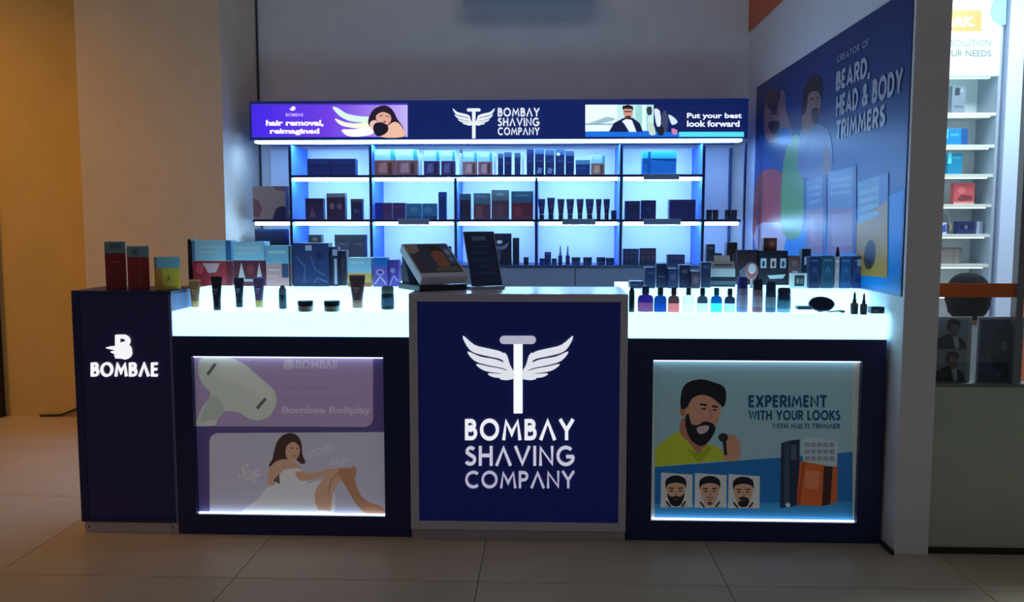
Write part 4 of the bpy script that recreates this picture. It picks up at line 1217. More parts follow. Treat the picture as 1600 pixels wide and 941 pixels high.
obj('pad', MB().lathe([(rh * 0.62, 0.0062), (rh * 0.5, 0.010)], 20, sx=0.7).xf(Matrix.Translation((0, 0, rh * 0.28)) @ hd), mat((236, 226, 226), rough=0.5), t)
carton(1233, 400, 1250, 4.08, ZUP, 'brown carton with faded front beside the portrait carton', (110, 74, 76), depth=0.06, group=RU, art=(('e', 0.5, 0.25, 0.3, 0.12, (140, 100, 96)), ('r', 0.3, 0.5, 0.8, 0.62, (176, 160, 176))))
carton(1253, 389, 1267, 4.14, ZUP, 'black carton with a white square behind the framed white carton', (26, 26, 46), depth=0.05, group=RU, art=(('r', 0.3, 0.22, 0.85, 0.44, (206, 214, 226)),))
carton(1236, 427, 1261, 3.88, ZUP, 'white framed carton with dark picture on the right counter', (232, 240, 236), depth=0.03, group=RU, art=(('r', 0.22, 0.14, 0.82, 0.84, (50, 60, 66)), ('e', 0.42, 0.5, 0.1, 0.2, (150, 150, 140)), ('e', 0.66, 0.5, 0.1, 0.2, (120, 120, 120))))
for i, (x0, x1, y0, c, d) in enumerate(((1265, 1281, 401, (30, 50, 96), 'dark blue carton left of the teal carton'), (1284, 1303, 400, (36, 84, 110), 'teal carton in the row before the mural'),
                                        (1305, 1312, 402, (196, 172, 180), 'thin pale pink carton in the row before the mural'), (1314, 1330, 401, (36, 88, 140), 'mid blue carton right of the thin pink carton'),
                                        (1333, 1349, 401, (44, 62, 122), 'indigo carton with white square at the right end of the row'))):
    carton(x0, y0, x1, 3.90, ZUP, d, c, depth=0.05, group=RU, art=(('r', 0.15, 0.10, 0.85, 0.16, tuple(min(255, v + 50) for v in c)), ('s', [(0.3, 0.5), (0.5, 0.35), (0.7, 0.5)], 0.08, tuple(min(255, v + 40) for v in c)),
                                                                   ('r', 0.2, 0.7, 0.8, 0.8, tuple(max(0, v - 14) for v in c))) + ((('r', 0.4, 0.08, 0.85, 0.3, (170, 180, 210)),) if i == 4 else ()))
bottle(1308, 386, 440, 7, ZUP, 'thin black bottle rising behind the pale pink carton', (26, 24, 44), (20, 20, 36), 'slim', Y=3.985)

# ------------------------------------------------------------------ products on the wall shelves
SF = SY0 + 0.03
s1, s2, s3 = Z1 + 0.0013, Z2 + 0.0013, Z3 + 0.0002
G1, G2, G3 = 'products on the top shelf', 'products on the middle shelf', 'products on the bottom shelf'
# far left bay
carton(395, 291, 446, SF, s2, 'tan and brown patterned square carton in the far left bay', (168, 146, 146), depth=0.08, group=G2,
       art=(('p', [(0, 0.35), (0.18, 0.45), (0.28, 0.7), (0.15, 0.95), (0, 0.9)], (140, 90, 96)), ('p', [(0.6, 0.95), (0.7, 0.68), (0.85, 0.6), (1, 0.62), (1, 1), (0.6, 1)], (50, 44, 90)), ('p', [(0.6, 0), (1, 0), (1, 0.16), (0.75, 0.14)], (140, 100, 110))))
carton(398, 358, 446, SF, s3, 'dark teal carton below the tan patterned carton', (24, 40, 72), depth=0.08, group=G3, art=(('r', 0.1, 0.3, 0.5, 0.42, (40, 64, 104)), ('r', 0.6, 0.5, 0.9, 0.58, (60, 90, 140))))
# bay 1
carton(480, 248, 517, SF, s1, 'left one of two navy cartons side by side on the top shelf', (24, 34, 84), depth=0.08, group=G1, art=(('r', 0.1, 0.2, 0.9, 0.3, (34, 46, 100)),))
carton(518, 248, 555, SF, s1, 'right one of two navy cartons side by side on the top shelf', (28, 38, 88), depth=0.08, group=G1, art=(('r', 0.1, 0.2, 0.9, 0.3, (36, 50, 106)),))
carton(477, 310, 505, SF, s2, 'dark purple carton at the left of the second bay, middle shelf', (56, 44, 92), depth=0.06, group=G2, art=(('p', [(0.2, 0.9), (0.4, 0.4), (0.6, 0.9)], (120, 84, 110)), ('r', 0, 0, 1, 0.15, (36, 40, 80))))
carton(510, 302, 539, SF, s2, 'taller maroon carton with grey lid in the second bay, middle shelf', (58, 40, 76), (120, 120, 130), 0.16, depth=0.06, group=G2, art=(('e', 0.3, 0.5, 0.14, 0.12, (130, 110, 120)), ('e', 0.7, 0.5, 0.14, 0.12, (120, 104, 116))))
carton(548, 311, 566, SF, s2, 'narrow dark violet carton in the second bay, middle shelf', (46, 42, 88), (90, 90, 100), 0.16, depth=0.05, group=G2, art=(('r', 0.25, 0.5, 0.75, 0.7, (90, 80, 120)),))
carton(482, 367, 502, SF, s3, 'grey green carton behind the large dark blue carton', (70, 84, 100), (60, 76, 80), 0.3, depth=0.06, group=G3, art=(('e', 0.5, 0.15, 0.2, 0.06, (130, 140, 140)),))
carton(523, 367, 546, SF, s3, 'left one of two grey cartons above the narrow cartons, bottom shelf', (88, 100, 122), (70, 84, 92), 0.22, depth=0.06, group=G3, art=(('r', 0.2, 0.3, 0.8, 0.34, (130, 140, 156)),))
carton(548, 367, 571, SF, s3, 'right one of two grey cartons above the narrow cartons, bottom shelf', (80, 92, 118), (64, 78, 90), 0.22, depth=0.06, group=G3, art=(('r', 0.2, 0.3, 0.8, 0.34, (120, 130, 150)),))
# middle bays, top shelf: trimmers in light blue topped cartons between clear stands
for x0, x1, y0, lo, lab in ((585, 616, 234, (150, 84, 74), 'leftmost light blue and brown carton on the top shelf'), (618, 652, 234, (140, 84, 84), 'second light blue and brown carton on the top shelf'),
                            (662, 686, 236, (64, 50, 96), 'light blue and purple carton on the top shelf, left of its twin'), (689, 711, 236, (70, 54, 100), 'light blue and purple carton on the top shelf, right of its twin'),
                            (723, 745, 238, (168, 112, 108), 'light blue and pink brown carton right of the purple pair'), (747, 769, 238, (160, 104, 110), 'light blue and pink brown carton next to the slim navy cartons'),
                            (924, 945, 243, (176, 120, 100), 'light blue and tan carton at the right end of the crowded top shelf')):
    carton(x0, y0, x1, SF, s1, lab, lo, (176, 224, 236), 0.42, depth=0.06, group=G1,
           art=(('r', 0.12, 0.1, 0.7, 0.2, (214, 240, 244)), ('r', 0.82, 0.0, 1.0, 0.4, (70, 170, 190)), ('p', [(0.2, 0.9), (0.25, 0.55), (0.6, 0.5), (0.62, 0.9)], tuple(min(255, v + 46) for v in lo)), ('r', 0.7, 0.5, 0.86, 0.95, tuple(int(v * 0.6) for v in lo))))
for px in (656, 719, 773, 817):
    xx = aty(px, 255, SF).x
    t = thing('acrylic_divider', {656: 'clear upright stand beside the two light blue and brown cartons', 719: 'clear upright stand left of the pink brown cartons', 773: 'clear upright stand left of the slim navy cartons',
                                  817: 'clear upright stand right of the slim navy cartons'}[px], 'stand', (xx, SF + 0.03, s1), 0, 'clear stands on the top shelf')
    obj('upright', MB().box(-0.007, -0.03, 0.004, 0.007, 0.03, 0.145, bev=0.001), mat((226, 236, 250), rough=0.2, trans=0.3), t)
    obj('foot', MB().box(-0.010, -0.032, 0, 0.010, 0.032, 0.0038), mat((206, 216, 236), rough=0.2), t)
for i, (x0, x1, y0, lab) in enumerate(((778, 786, 240, 'first slim navy carton between the clear stands'), (788, 799, 238, 'second slim navy carton between the clear stands'), (804, 813, 239, 'third slim navy carton between the clear stands'),
                                       (823, 834, 233, 'tall navy carton right after the clear stand'), (836, 850, 232, 'navy carton with pale foot right of the tall one'), (852, 866, 234, 'navy carton with pale foot in the middle of the dark group'),
                                       (868, 882, 233, 'navy carton with a bright spot near the top'), (884, 897, 236, 'last tall navy carton of the dark group'))):
    carton(x0, y0, x1, SF, s1, lab, ((30, 44, 96), (24, 36, 90), (36, 50, 100))[i % 3], (70, 96, 130) if i != 3 else None, 0.22, depth=0.05, group=G1,
           art=(('r', 0.2, 0.45, 0.8, 0.5, (70, 84, 130)),) + ((('p', [(0.2, 0.95), (0.35, 0.72), (0.8, 0.75), (0.7, 0.95)], (130, 140, 190)),) if i in (4, 5) else ()) + ((('e', 0.3, 0.2, 0.2, 0.06, (226, 236, 240)),) if i == 6 else ()))
carton(900, 250, 922, SF, s1, 'low dark green blue carton beside the last navy carton', (30, 56, 110), (90, 140, 170), 0.3, depth=0.06, group=G1, art=(('r', 0.1, 0.5, 0.7, 0.6, (60, 90, 140)),))
carton(1004, 237, 1057, SF, s1, 'large bright blue carton alone in its bay on the top shelf', (30, 118, 190), (60, 186, 214), 0.30, depth=0.08, group=G1,
       art=(('r', 0.16, 0.0, 0.24, 1.0, (24, 90, 160)), ('p', [(0.3, 0.36), (1.0, 0.40), (1.0, 0.33), (0.3, 0.31)], (16, 64, 130)), ('r', 0.0, 0.3, 0.16, 0.5, (20, 90, 150))))
# middle shelf
carton(586, 317, 597, SF, s2, 'narrow deep blue carton at the left of the third bay', (30, 40, 150), depth=0.06, group=G2, art=(('r', 0.2, 0.2, 0.8, 0.3, (60, 70, 170)),))
carton(598, 317, 612, SF, s2, 'purple carton beside the narrow deep blue one, middle shelf', (90, 54, 110), depth=0.06, group=G2, art=(('r', 0.2, 0.2, 0.8, 0.26, (120, 84, 136)),))
carton(614, 317, 633, SF, s2, 'wine purple carton next to the low teal cartons', (78, 48, 104), depth=0.06, group=G2, art=(('r', 0.15, 0.2, 0.8, 0.26, (110, 80, 130)),))
carton(635, 318, 658, SF, s2, 'left low teal carton on the middle shelf', (56, 120, 160), depth=0.06, group=G2, art=(('e', 0.5, 0.4, 0.3, 0.2, (90, 150, 186)), ('r', 0, 0.8, 1, 1, (36, 84, 130))))
carton(660, 318, 682, SF, s2, 'right low teal carton on the middle shelf', (60, 126, 166), depth=0.06, group=G2, art=(('e', 0.4, 0.4, 0.3, 0.2, (96, 156, 190)), ('r', 0, 0.8, 1, 1, (30, 70, 120))))
carton(685, 300, 697, SF, s2, 'tall slim navy carton at the end of the third bay', (26, 56, 126), depth=0.05, group=G2, art=(('r', 0.2, 0.1, 0.8, 0.16, (50, 84, 150)),))
carton(718, 303, 735, SF, s2, 'dark carton at the left of the fourth bay, middle shelf', (50, 44, 74), (70, 96, 120), 0.25, depth=0.06, group=G2, art=(('r', 0.4, 0.3, 0.8, 0.9, (70, 40, 60)),))
carton(740, 302, 766, SF, s2, 'grey and wine carton in the fourth bay', (110, 64, 84), (96, 122, 146), 0.42, depth=0.06, group=G2, art=(('p', [(0.1, 0.95), (0.2, 0.5), (0.5, 0.5), (0.55, 0.95)], (150, 90, 90)), ('r', 0.15, 0.1, 0.8, 0.16, (140, 160, 180))))
carton(768, 297, 795, SF, s2, 'tallest grey carton in the fourth bay', (104, 70, 92), (110, 130, 140), 0.36, depth=0.06, group=G2, art=(('e', 0.5, 0.15, 0.25, 0.06, (150, 166, 170)), ('r', 0.3, 0.5, 0.7, 0.9, (130, 84, 96))))
carton(799, 299, 833, SF, s2, 'wide teal and red carton in the fourth bay', (130, 54, 70), (66, 106, 130), 0.42, depth=0.07, group=G2, art=(('e', 0.3, 0.7, 0.16, 0.16, (170, 70, 80)), ('e', 0.7, 0.72, 0.16, 0.14, (120, 50, 70)), ('r', 0.15, 0.12, 0.8, 0.18, (110, 146, 166))))
ords = ('first', 'second', 'third', 'fourth', 'fifth', 'sixth', 'seventh', 'last')
for i, (x0, x1) in enumerate(((841, 852), (855, 867), (871, 882), (885, 897), (901, 912), (915, 928), (931, 940), (943, 953))):
    tube((x0 + x1) / 2, 311 if i != 1 else 309, 344, x1 - x0, s2, '%s dark tube from the left in the row of eight tubes' % ords[i], (40, 36, 74), (26, 26, 50), (110, 108, 140), Y=SF + 0.01, group='row of dark tubes')
jar(959, 329, 344, 9, s2, 'small dark jar at the right of the row of tubes', (30, 34, 70), (24, 26, 50), Y=SF + 0.03)
carton(977, 314, 1000, SF, s2, 'left one of two dark indigo cartons in the sixth bay', (38, 36, 86), depth=0.06, group=G2, art=(('r', 0.2, 0.15, 0.8, 0.2, (66, 64, 116)), ('r', 0.25, 0.6, 0.75, 0.64, (66, 64, 116))))
carton(1002, 313, 1025, SF, s2, 'right one of two dark indigo cartons in the sixth bay', (34, 34, 84), depth=0.06, group=G2, art=(('r', 0.2, 0.15, 0.8, 0.2, (62, 62, 114)), ('e', 0.5, 0.5, 0.2, 0.12, (56, 54, 106))))
carton(1046, 312, 1087, SF, s2, 'wide dark violet carton in the sixth bay', (46, 40, 92), depth=0.08, group=G2, art=(('r', 0.1, 0.1, 0.9, 0.14, (66, 58, 120)), ('r', 0.35, 0.45, 0.65, 0.55, (62, 54, 112))))
for i, (xc, lab) in enumerate(((1108, 'first small dark jar in the far right bay'), (1118, 'second small dark jar in the far right bay'), (1137, 'third small dark jar in the far right bay'), (1147, 'fourth small dark jar in the far right bay'))):
    jar(xc, 328, 343, 9, s2, lab, (34, 34, 52), (50, 44, 60), Y=SF + 0.03, group='small jars in the far right bay')
# bottom shelf
carton(762, 365, 799, SF, s3, 'black carton with white winged mark on the bottom shelf', (18, 18, 44), depth=0.06, group=G3,
       art=(('e', 0.5, 0.27, 0.12, 0.06, (226, 230, 240)), ('p', [(0.08, 0.26), (0.3, 0.38), (0.5, 0.42), (0.7, 0.38), (0.92, 0.26), (0.8, 0.46), (0.6, 0.52), (0.4, 0.52), (0.2, 0.46)], (130, 136, 176)), ('r', 0.46, 0.45, 0.54, 0.85, (90, 94, 130))))
carton(801, 372, 811, SF, s3, 'narrow black carton right of the winged carton', (20, 20, 48), depth=0.06, group=G3, art=(('r', 0.3, 0.1, 0.7, 0.16, (60, 60, 90)),))
jar(822, 402, 413, 8, s3, 'tiny dark jar alone beside the narrow black carton', (24, 30, 60), (20, 24, 50), Y=SF + 0.03)
for xc, y0, pw, lab in ((847, 404, 8, 'small jar at the left end of the jar row, bottom shelf'), (857, 404, 8, 'second small jar in the jar row, bottom shelf'), (866, 404, 8, 'third small jar in the jar row, bottom shelf'),
                        (900, 402, 14, 'first wide jar right of the slim bottles'), (918, 402, 14, 'second wide jar right of the slim bottles'), (939, 402, 14, 'third wide jar right of the slim bottles'), (953, 403, 13, 'last wide jar right of the slim bottles')):
    jar(xc, y0, 413, pw, s3, lab, (32, 40, 84), (22, 28, 60), (60, 70, 110), Y=SF + 0.035, group='jars on the bottom shelf')
carton(851, 394, 861, SF + 0.06, s3, 'little dark carton standing behind the small jars', (30, 34, 74), depth=0.03, group=G3, art=(('r', 0.2, 0.1, 0.8, 0.2, (70, 74, 110)),))
bottle(875.5, 384, 413, 6.5, s3, 'left one of two slim dark bottles on the bottom shelf', (30, 40, 84), (40, 56, 96), 'dropper', Y=SF + 0.03, group='pair of slim bottles')
bottle(887, 384, 413, 6.5, s3, 'right one of two slim dark bottles on the bottom shelf', (30, 40, 84), (40, 56, 96), 'dropper', Y=SF + 0.03, group='pair of slim bottles')
carton(974, 389, 998, SF, s3, 'dark gridded carton in the sixth bay, bottom shelf', (44, 40, 80), depth=0.06, group=G3, art=tuple(('r', 0.12 + 0.3 * (k % 3), 0.15 + 0.3 * (k // 3), 0.32 + 0.3 * (k % 3), 0.35 + 0.3 * (k // 3), (70, 60, 104)) for k in range(6)))
carton(1000, 388, 1025, SF, s3, 'dark carton with reddish pattern in the sixth bay, bottom shelf', (48, 40, 74), depth=0.06, group=G3, art=tuple(('r', 0.12 + 0.3 * (k % 3), 0.15 + 0.3 * (k // 3), 0.32 + 0.3 * (k % 3), 0.35 + 0.3 * (k // 3), (96, 60, 84)) for k in range(6)))
carton(1043, 398, 1070, SF, s3, 'low slate carton in the sixth bay, bottom shelf', (46, 50, 92), depth=0.06, group=G3, art=(('r', 0.1, 0.2, 0.9, 0.4, (70, 74, 116)),))
carton(1104, 396, 1128, SF, s3, 'low dark carton in the far right bay, bottom shelf', (40, 44, 66), depth=0.06, group=G3, art=(('r', 0.1, 0.2, 0.6, 0.4, (70, 76, 100)),))
carton(638, 384, 662, SF, s3, 'tan and grey carton behind the sloped picture stand', (150, 124, 124), depth=0.06, group=G3, art=(('e', 0.5, 0.5, 0.3, 0.3, (176, 150, 146)),))
carton(665, 385, 704, SF, s3, 'dark carton hidden behind the sloped picture stand', (40, 50, 90), depth=0.06, group=G3, art=(('r', 0.2, 0.2, 0.5, 0.4, (80, 96, 140)),))
# ------------------------------------------------------------------ shop next door, seen past the partition
SHOPW = mat((206, 216, 232), rough=0.6, grain=0.02, scale=5)
struct('wall_shop', MB().box(1.571, 6.25, 0, 4.6, 6.4, 4.0), SHOPW)
struct('wall_shop_side', MB().box(4.45, 3.44, 0, 4.6, 6.25, 4.0), SHOPW)
pxl = aty(1570, 200, 5.93).x
struct('wall_shop_pillar', MB().box(pxl, 5.93, 0, pxl + 0.35, 6.249, 4.0), mat((190, 208, 236), rough=0.6, grain=0.02, scale=5))

GY = 3.47
win = struct('window_1', MB().box(1.5705, GY - 0.01, 0.0, 3.2, GY + 0.06, 0.022), mat((24, 30, 24), rough=0.4))
zlow = aty(1530, 605, GY).z
obj('lower_panel', MB().box(1.5715, GY, 0.024, 3.2, GY + 0.03, zlow, bev=0.002), mat((176, 190, 168), rough=0.35, grain=0.03, scale=8), win)
obj('sill', MB().box(1.5715, GY - 0.002, zlow + 0.0005, 3.2, GY + 0.06, zlow + 0.014, bev=0.002), mat((110, 116, 116), rough=0.4), win)
obj('pane', MB().box(1.5715, GY + 0.012, zlow + 0.0145, 1.884, GY + 0.018, 3.2), glass_mat(), win)
obj('pane', MB().box(1.914, GY + 0.012, zlow + 0.0145, 3.2, GY + 0.018, 3.2), bpy.data.materials['window_glass'], win)
obj('mullion', MB().box(1.885, GY - 0.004, zlow + 0.0145, 1.913, GY + 0.04, 3.2, bev=0.002), mat((120, 126, 132), rough=0.35, metal=0.3), win)
zb0, zb1 = aty(1520, 465, GY).z, aty(1520, 443, GY).z
for x0, x1 in ((1.5715, 1.8845), (1.9135, 3.2)):
    obj('glass_band', MB().box(x0, GY + 0.008, zb0, x1, GY + 0.0115, zb1), mat((214, 104, 36), rough=0.4), win)

# two poster boards behind the glass
PYY = GY + 0.045
for k, (x0, x1, name_) in enumerate(((1455, 1517, 0), (1526, 1598, 1))):
    a, b = aty(x0, 550, PYY), aty(x1, 550, PYY)
    zt_ = aty(x0, 495, PYY).z
    z0_ = zlow + 0.0145
    x0w = max(a.x, 1.574)
    bd = tag(obj('poster_board', MB().box(x0w, PYY, z0_, b.x, PYY + 0.008, zt_, bev=0.001), mat((150, 162, 176), rough=0.4)),
             ('grey poster board with two suited men behind the shop glass', 'dark blue poster board with a faint face behind the shop glass')[k], 'poster')
    P = Print(lambda u, v: Vector((x0w + (b.x - x0w) * u, PYY, zt_ + (z0_ - zt_) * v)), (0, -1, 0), rough=0.4)
    if k == 0:
        P.rect(0.03, 0.04, 0.9, 1.0, (120, 138, 156))
        for oy in (0.0, 0.5):
            P.poly([(0.06, 0.48 + oy), (0.16, 0.34 + oy), (0.4, 0.26 + oy), (0.62, 0.28 + oy), (0.84, 0.38 + oy), (0.88, 0.5 + oy), (0.06, 0.5 + oy)], (26, 30, 44), 0)
            P.poly([(0.52, 0.3 + oy), (0.66, 0.28 + oy), (0.7, 0.48 + oy), (0.6, 0.5 + oy)], (170, 180, 190))
            P.poly([(0.42, 0.14 + oy), (0.56, 0.08 + oy), (0.68, 0.13 + oy), (0.68, 0.24 + oy), (0.58, 0.31 + oy), (0.46, 0.26 + oy)], (128, 98, 92) if oy else (84, 92, 104), 3)
            P.poly([(0.38, 0.2 + oy), (0.38, 0.07 + oy), (0.54, 0.03 + oy), (0.7, 0.08 + oy), (0.68, 0.14 + oy), (0.5, 0.1 + oy), (0.45, 0.2 + oy)], (24, 24, 40), 3)
            P.poly([(0.14, 0.42 + oy), (0.3, 0.33 + oy), (0.42, 0.4 + oy), (0.3, 0.45 + oy)], (60, 52, 76), 2)
    else:
        P.rect(0.05, 0.04, 0.97, 1.0, (54, 78, 110))
        P.poly([(0.32, 0.62), (0.26, 0.42), (0.36, 0.24), (0.56, 0.18), (0.76, 0.28), (0.8, 0.5), (0.66, 0.72), (0.48, 0.8)], (54, 74, 100), 3)
        P.stroke([(0.36, 0.27), (0.46, 0.22), (0.62, 0.17)], 0.05, (22, 30, 48))
        P.poly([(0.32, 0.6), (0.44, 0.6), (0.56, 0.56), (0.62, 0.72), (0.48, 0.82), (0.36, 0.74)], (28, 40, 60), 3)
        P.ell(0.6, 0.45, 0.07, 0.08, (110, 130, 150)).stroke([(0.62, 0.36), (0.74, 0.34)], 0.04, (24, 34, 52)).ell(0.5, 0.9, 0.03, 0.06, (80, 100, 124))
        P.stroke([(0.26, 0.3), (0.22, 0.5), (0.3, 0.74)], 0.03, (70, 90, 116))
    P.build('printed_picture', bd)

# white display shelving of that shop with a lit sign panel on top
UX0, UX1 = 2.45, aty(1563, 150, 5.95).x
UY = 5.95
su = thing('white_shelving', 'tall white lit shelving in the shop next door', 'shelving', ((UX0 + UX1) / 2, 6.1, 0))
WH = mat((226, 234, 240), rough=0.4)
obj('back', MB().box(UX0, 6.22, 0.1, UX1 - 0.02, 6.245, 3.2), WH, su, True)
obj('side_panel', MB().box(UX1 - 0.02, UY, 0.0, UX1, 6.245, 3.2), mat((150, 166, 184), rough=0.4), su, True)
obj('side_panel', MB().box(UX0 - 0.02, UY, 0.0, UX0, 6.245, 3.2), mat((150, 166, 184), rough=0.4), su, True)
obj('plinth', MB().box(UX0, UY + 0.02, 0.0, UX1 - 0.02, 6.22, 0.1), WH, su, True)
zs = []
for py in (176, 226, 272, 319, 366, 413, 460):
    z = aty(1510, py, UY).z
    zs.append(z)
    sh = obj('shelf', MB().box(UX0, UY, z - 0.022, UX1 - 0.0205, 6.2195, z, bev=0.002), mat((206, 214, 206), rough=0.35), su, True)
    obj('led_strip', MB().box(UX0 + 0.02, UY + 0.02, z - 0.029, UX1 - 0.05, UY + 0.045, z - 0.0222), glow((206, 240, 255), 4.0), sh, True)  # glowing strip added under each shelf to brighten the shelf backs
zsg = aty(1510, 119, UY).z
sg = obj('sign_panel', MB().box(UX0, UY - 0.012, zsg, UX1 - 0.0205, UY + 0.03, 3.2, bev=0.002), glow((206, 250, 246), 0.45), su, True)
obj('led_strip', MB().box(UX0 + 0.02, UY + 0.04, zsg - 0.008, UX1 - 0.05, UY + 0.07, zsg - 0.0005), glow((206, 240, 255), 1.8), su, True)  # another added strip, brightens the bay below the sign
P = Print(lambda x, y: aty(x, y, UY - 0.0125), (0, -1, 0), emit=0.45).crop(1440, 0, 0.13817)
P.poly([(860, -60), (960, -60), (950, 275), (880, 290), (800, 230), (770, 130), (800, 20)], (130, 240, 248), 0)
P.rect(240, 115, 680, 355, (240, 140, 76))
P.text('ARK.', 240, 190, 600, 300, (250, 250, 250), 0.04, 0.2)
P.text('SOLUTION', 330, 445, 785, 525, (96, 140, 136), 0.01)
P.text('YOUR NEEDS', 190, 568, 785, 640, (60, 96, 98), 0.01)
P.build('printed_sign', sg)
# goods on it
sy = UY + 0.05


def on(k):
    return zs[k] + 0.0003


OG = 'goods on the shop shelves next door'
carton(1488, 134, 1509, sy, on(0), 'grey phone box with dark camera square on the top shop shelf', (120, 134, 150), depth=0.05, group=OG, art=(('r', 0.2, 0.08, 0.55, 0.34, (44, 60, 76)), ('e', 0.72, 0.18, 0.1, 0.06, (150, 166, 180)), ('r', 0.2, 0.72, 0.8, 0.78, (90, 104, 120))))
carton(1473, 201, 1512, sy, on(1), 'long turquoise box on the second shop shelf', (30, 130, 190), depth=0.06, group=OG, art=(('r', 0, 0, 0.22, 0.6, (80, 200, 216)), ('r', 0.75, 0, 1, 1, (30, 84, 150)), ('r', 0.3, 0.3, 0.65, 0.45, (60, 170, 210))))
carton(1481, 239, 1504, sy, on(2), 'square turquoise box on the third shop shelf', (24, 130, 170), depth=0.06, group=OG, art=(('r', 0, 0, 0.25, 0.5, (100, 210, 226)), ('r', 0.3, 0.15, 0.9, 0.3, (50, 160, 190))))
carton(1491, 286, 1523, sy, on(3), 'red patterned box on the fourth shop shelf', (196, 84, 90), depth=0.06, group=OG, art=(('e', 0.35, 0.35, 0.2, 0.16, (220, 110, 116)), ('p', [(0.15, 0.75), (0.4, 0.55), (0.9, 0.6), (0.9, 0.8), (0.3, 0.85)], (120, 56, 56)), ('r', 0, 0.9, 1, 1, (206, 150, 150))))
carton(1496, 346, 1523, sy, on(4), 'dark blue camera box on the fifth shop shelf', (30, 44, 96), depth=0.06, group=OG, art=(('r', 0.15, 0.25, 0.85, 0.6, (20, 28, 66)), ('e', 0.5, 0.45, 0.1, 0.15, (90, 110, 150))))
carton(1526, 346, 1535, sy, on(4), 'narrow pale grey box right of the dark blue camera box', (150, 160, 190), depth=0.05, group=OG, art=(('r', 0.5, 0, 1, 1, (110, 124, 150)),))
carton(1465, 348, 1479, sy, on(4), 'small blue and white box left of the dark blue camera box', (196, 208, 236), depth=0.05, group=OG, art=(('p', [(0.3, 0.9), (0.5, 0.3), (0.9, 0.1), (0.95, 0.8)], (50, 84, 170)),))
carton(1464, 387, 1503, sy, on(5), 'brown grey carton on the sixth shop shelf', (122, 116, 116), depth=0.06, group=OG, art=(('r', 0, 0, 1, 0.06, (84, 84, 84)), ('r', 0.66, 0.0, 0.69, 1.0, (100, 110, 90)), ('r', 0.9, 0, 1, 1, (96, 100, 104))))
# headphones hung above the camera box
a = aty(1482, 340, sy)
t = thing('headphones', 'white headphones with brown ear pads behind the small blue box', 'headphones', (a.x, sy + 0.10, on(4)))
arcp = [(0.055 * math.cos(math.radians(a_)), 0, 0.10 + 0.060 * math.sin(math.radians(a_))) for a_ in range(-10, 191, 20)]
obj('headband', MB().tube(arcp, 0.006), mat((200, 196, 196), rough=0.4), t)
for s in (-1, 1):
    e = obj('ear_cup', MB().lathe([(0.030, -0.010), (0.034, 0), (0.030, 0.010)], 16).xf(Matrix.Translation((s * 0.055, 0, 0.045)) @ Matrix.Rotation(math.pi / 2, 4, 'Y')), mat((214, 206, 206), rough=0.4), t)
    obj('ear_pad', MB().lathe([(0.026, 0.0), (0.030, 0.006), (0.024, 0.010)], 16).xf(Matrix.Translation((s * 0.040, 0, 0.045)) @ Matrix.Rotation(-s * math.pi / 2, 4, 'Y')), mat((130, 96, 90), rough=0.6), e)
obj('stand_post', MB().box(-0.005, 0.008, 0.0, 0.005, 0.014, 0.158).box(-0.03, -0.02, 0, 0.03, 0.03, 0.006), mat((220, 226, 232), rough=0.3), t)

# orange standee at the right edge
a = aty(1590, 395, 5.2)
sd = tag(obj('floor_banner', MB().box(a.x, 5.2, 0.0, a.x + 0.5, 5.215, a.z, bev=0.003), mat((226, 112, 70), rough=0.5, grain=0.04)),
         'orange floor banner standing inside the shop at the right edge', 'banner')

# ------------------------------------------------------------------ person seated behind the poster boards, back of the head towards us
HXc, HYc = 2.17, 4.42
SKIN = mat((150, 104, 84), rough=0.55)
HAIRM = mat((6, 9, 20), rough=0.85, grain=0.3, scale=60, spec=0.15)
SHIRT = mat((168, 178, 190), rough=0.8, grain=0.06, scale=40)
TROU = mat((30, 32, 40), rough=0.8)
HT = aty(1520, 426, HYc).z          # top of the hair


def skin_mesh(name, joints, edges, root, sub=2):
    me = bpy.data.meshes.new(name)
    me.from_pydata([j[0] for j in joints], edges, [])
    o = bpy.data.objects.new(name, me)
    COL.objects.link(o)
    o.modifiers.new('Skin', 'SKIN')
    for i, sv in enumerate(me.skin_vertices[0].data):
        r = joints[i][1]
        sv.radius = r if isinstance(r, tuple) else (r, r)
        sv.use_root = (i == root)
    s = o.modifiers.new('Sub', 'SUBSURF')
    s.levels = s.render_levels = sub
    dg = bpy.context.evaluated_depsgraph_get()
    me2 = bpy.data.meshes.new_from_object(o.evaluated_get(dg))
    bpy.data.objects.remove(o)
    for p in me2.polygons:
        p.use_smooth = True
    me2.name = name
    return me2


# local frame: origin on the floor under the hips, +y = facing direction (towards the shelves)
top = HT - 0.012
hz = top - 0.115
sh_z = top - 0.30
hip = sh_z - 0.42
J, E = [], []


def jt(p, r, par=None):
    J.append((p, r))
    if par is not None:
        E.append((par, len(J) - 1))
    return len(J) - 1


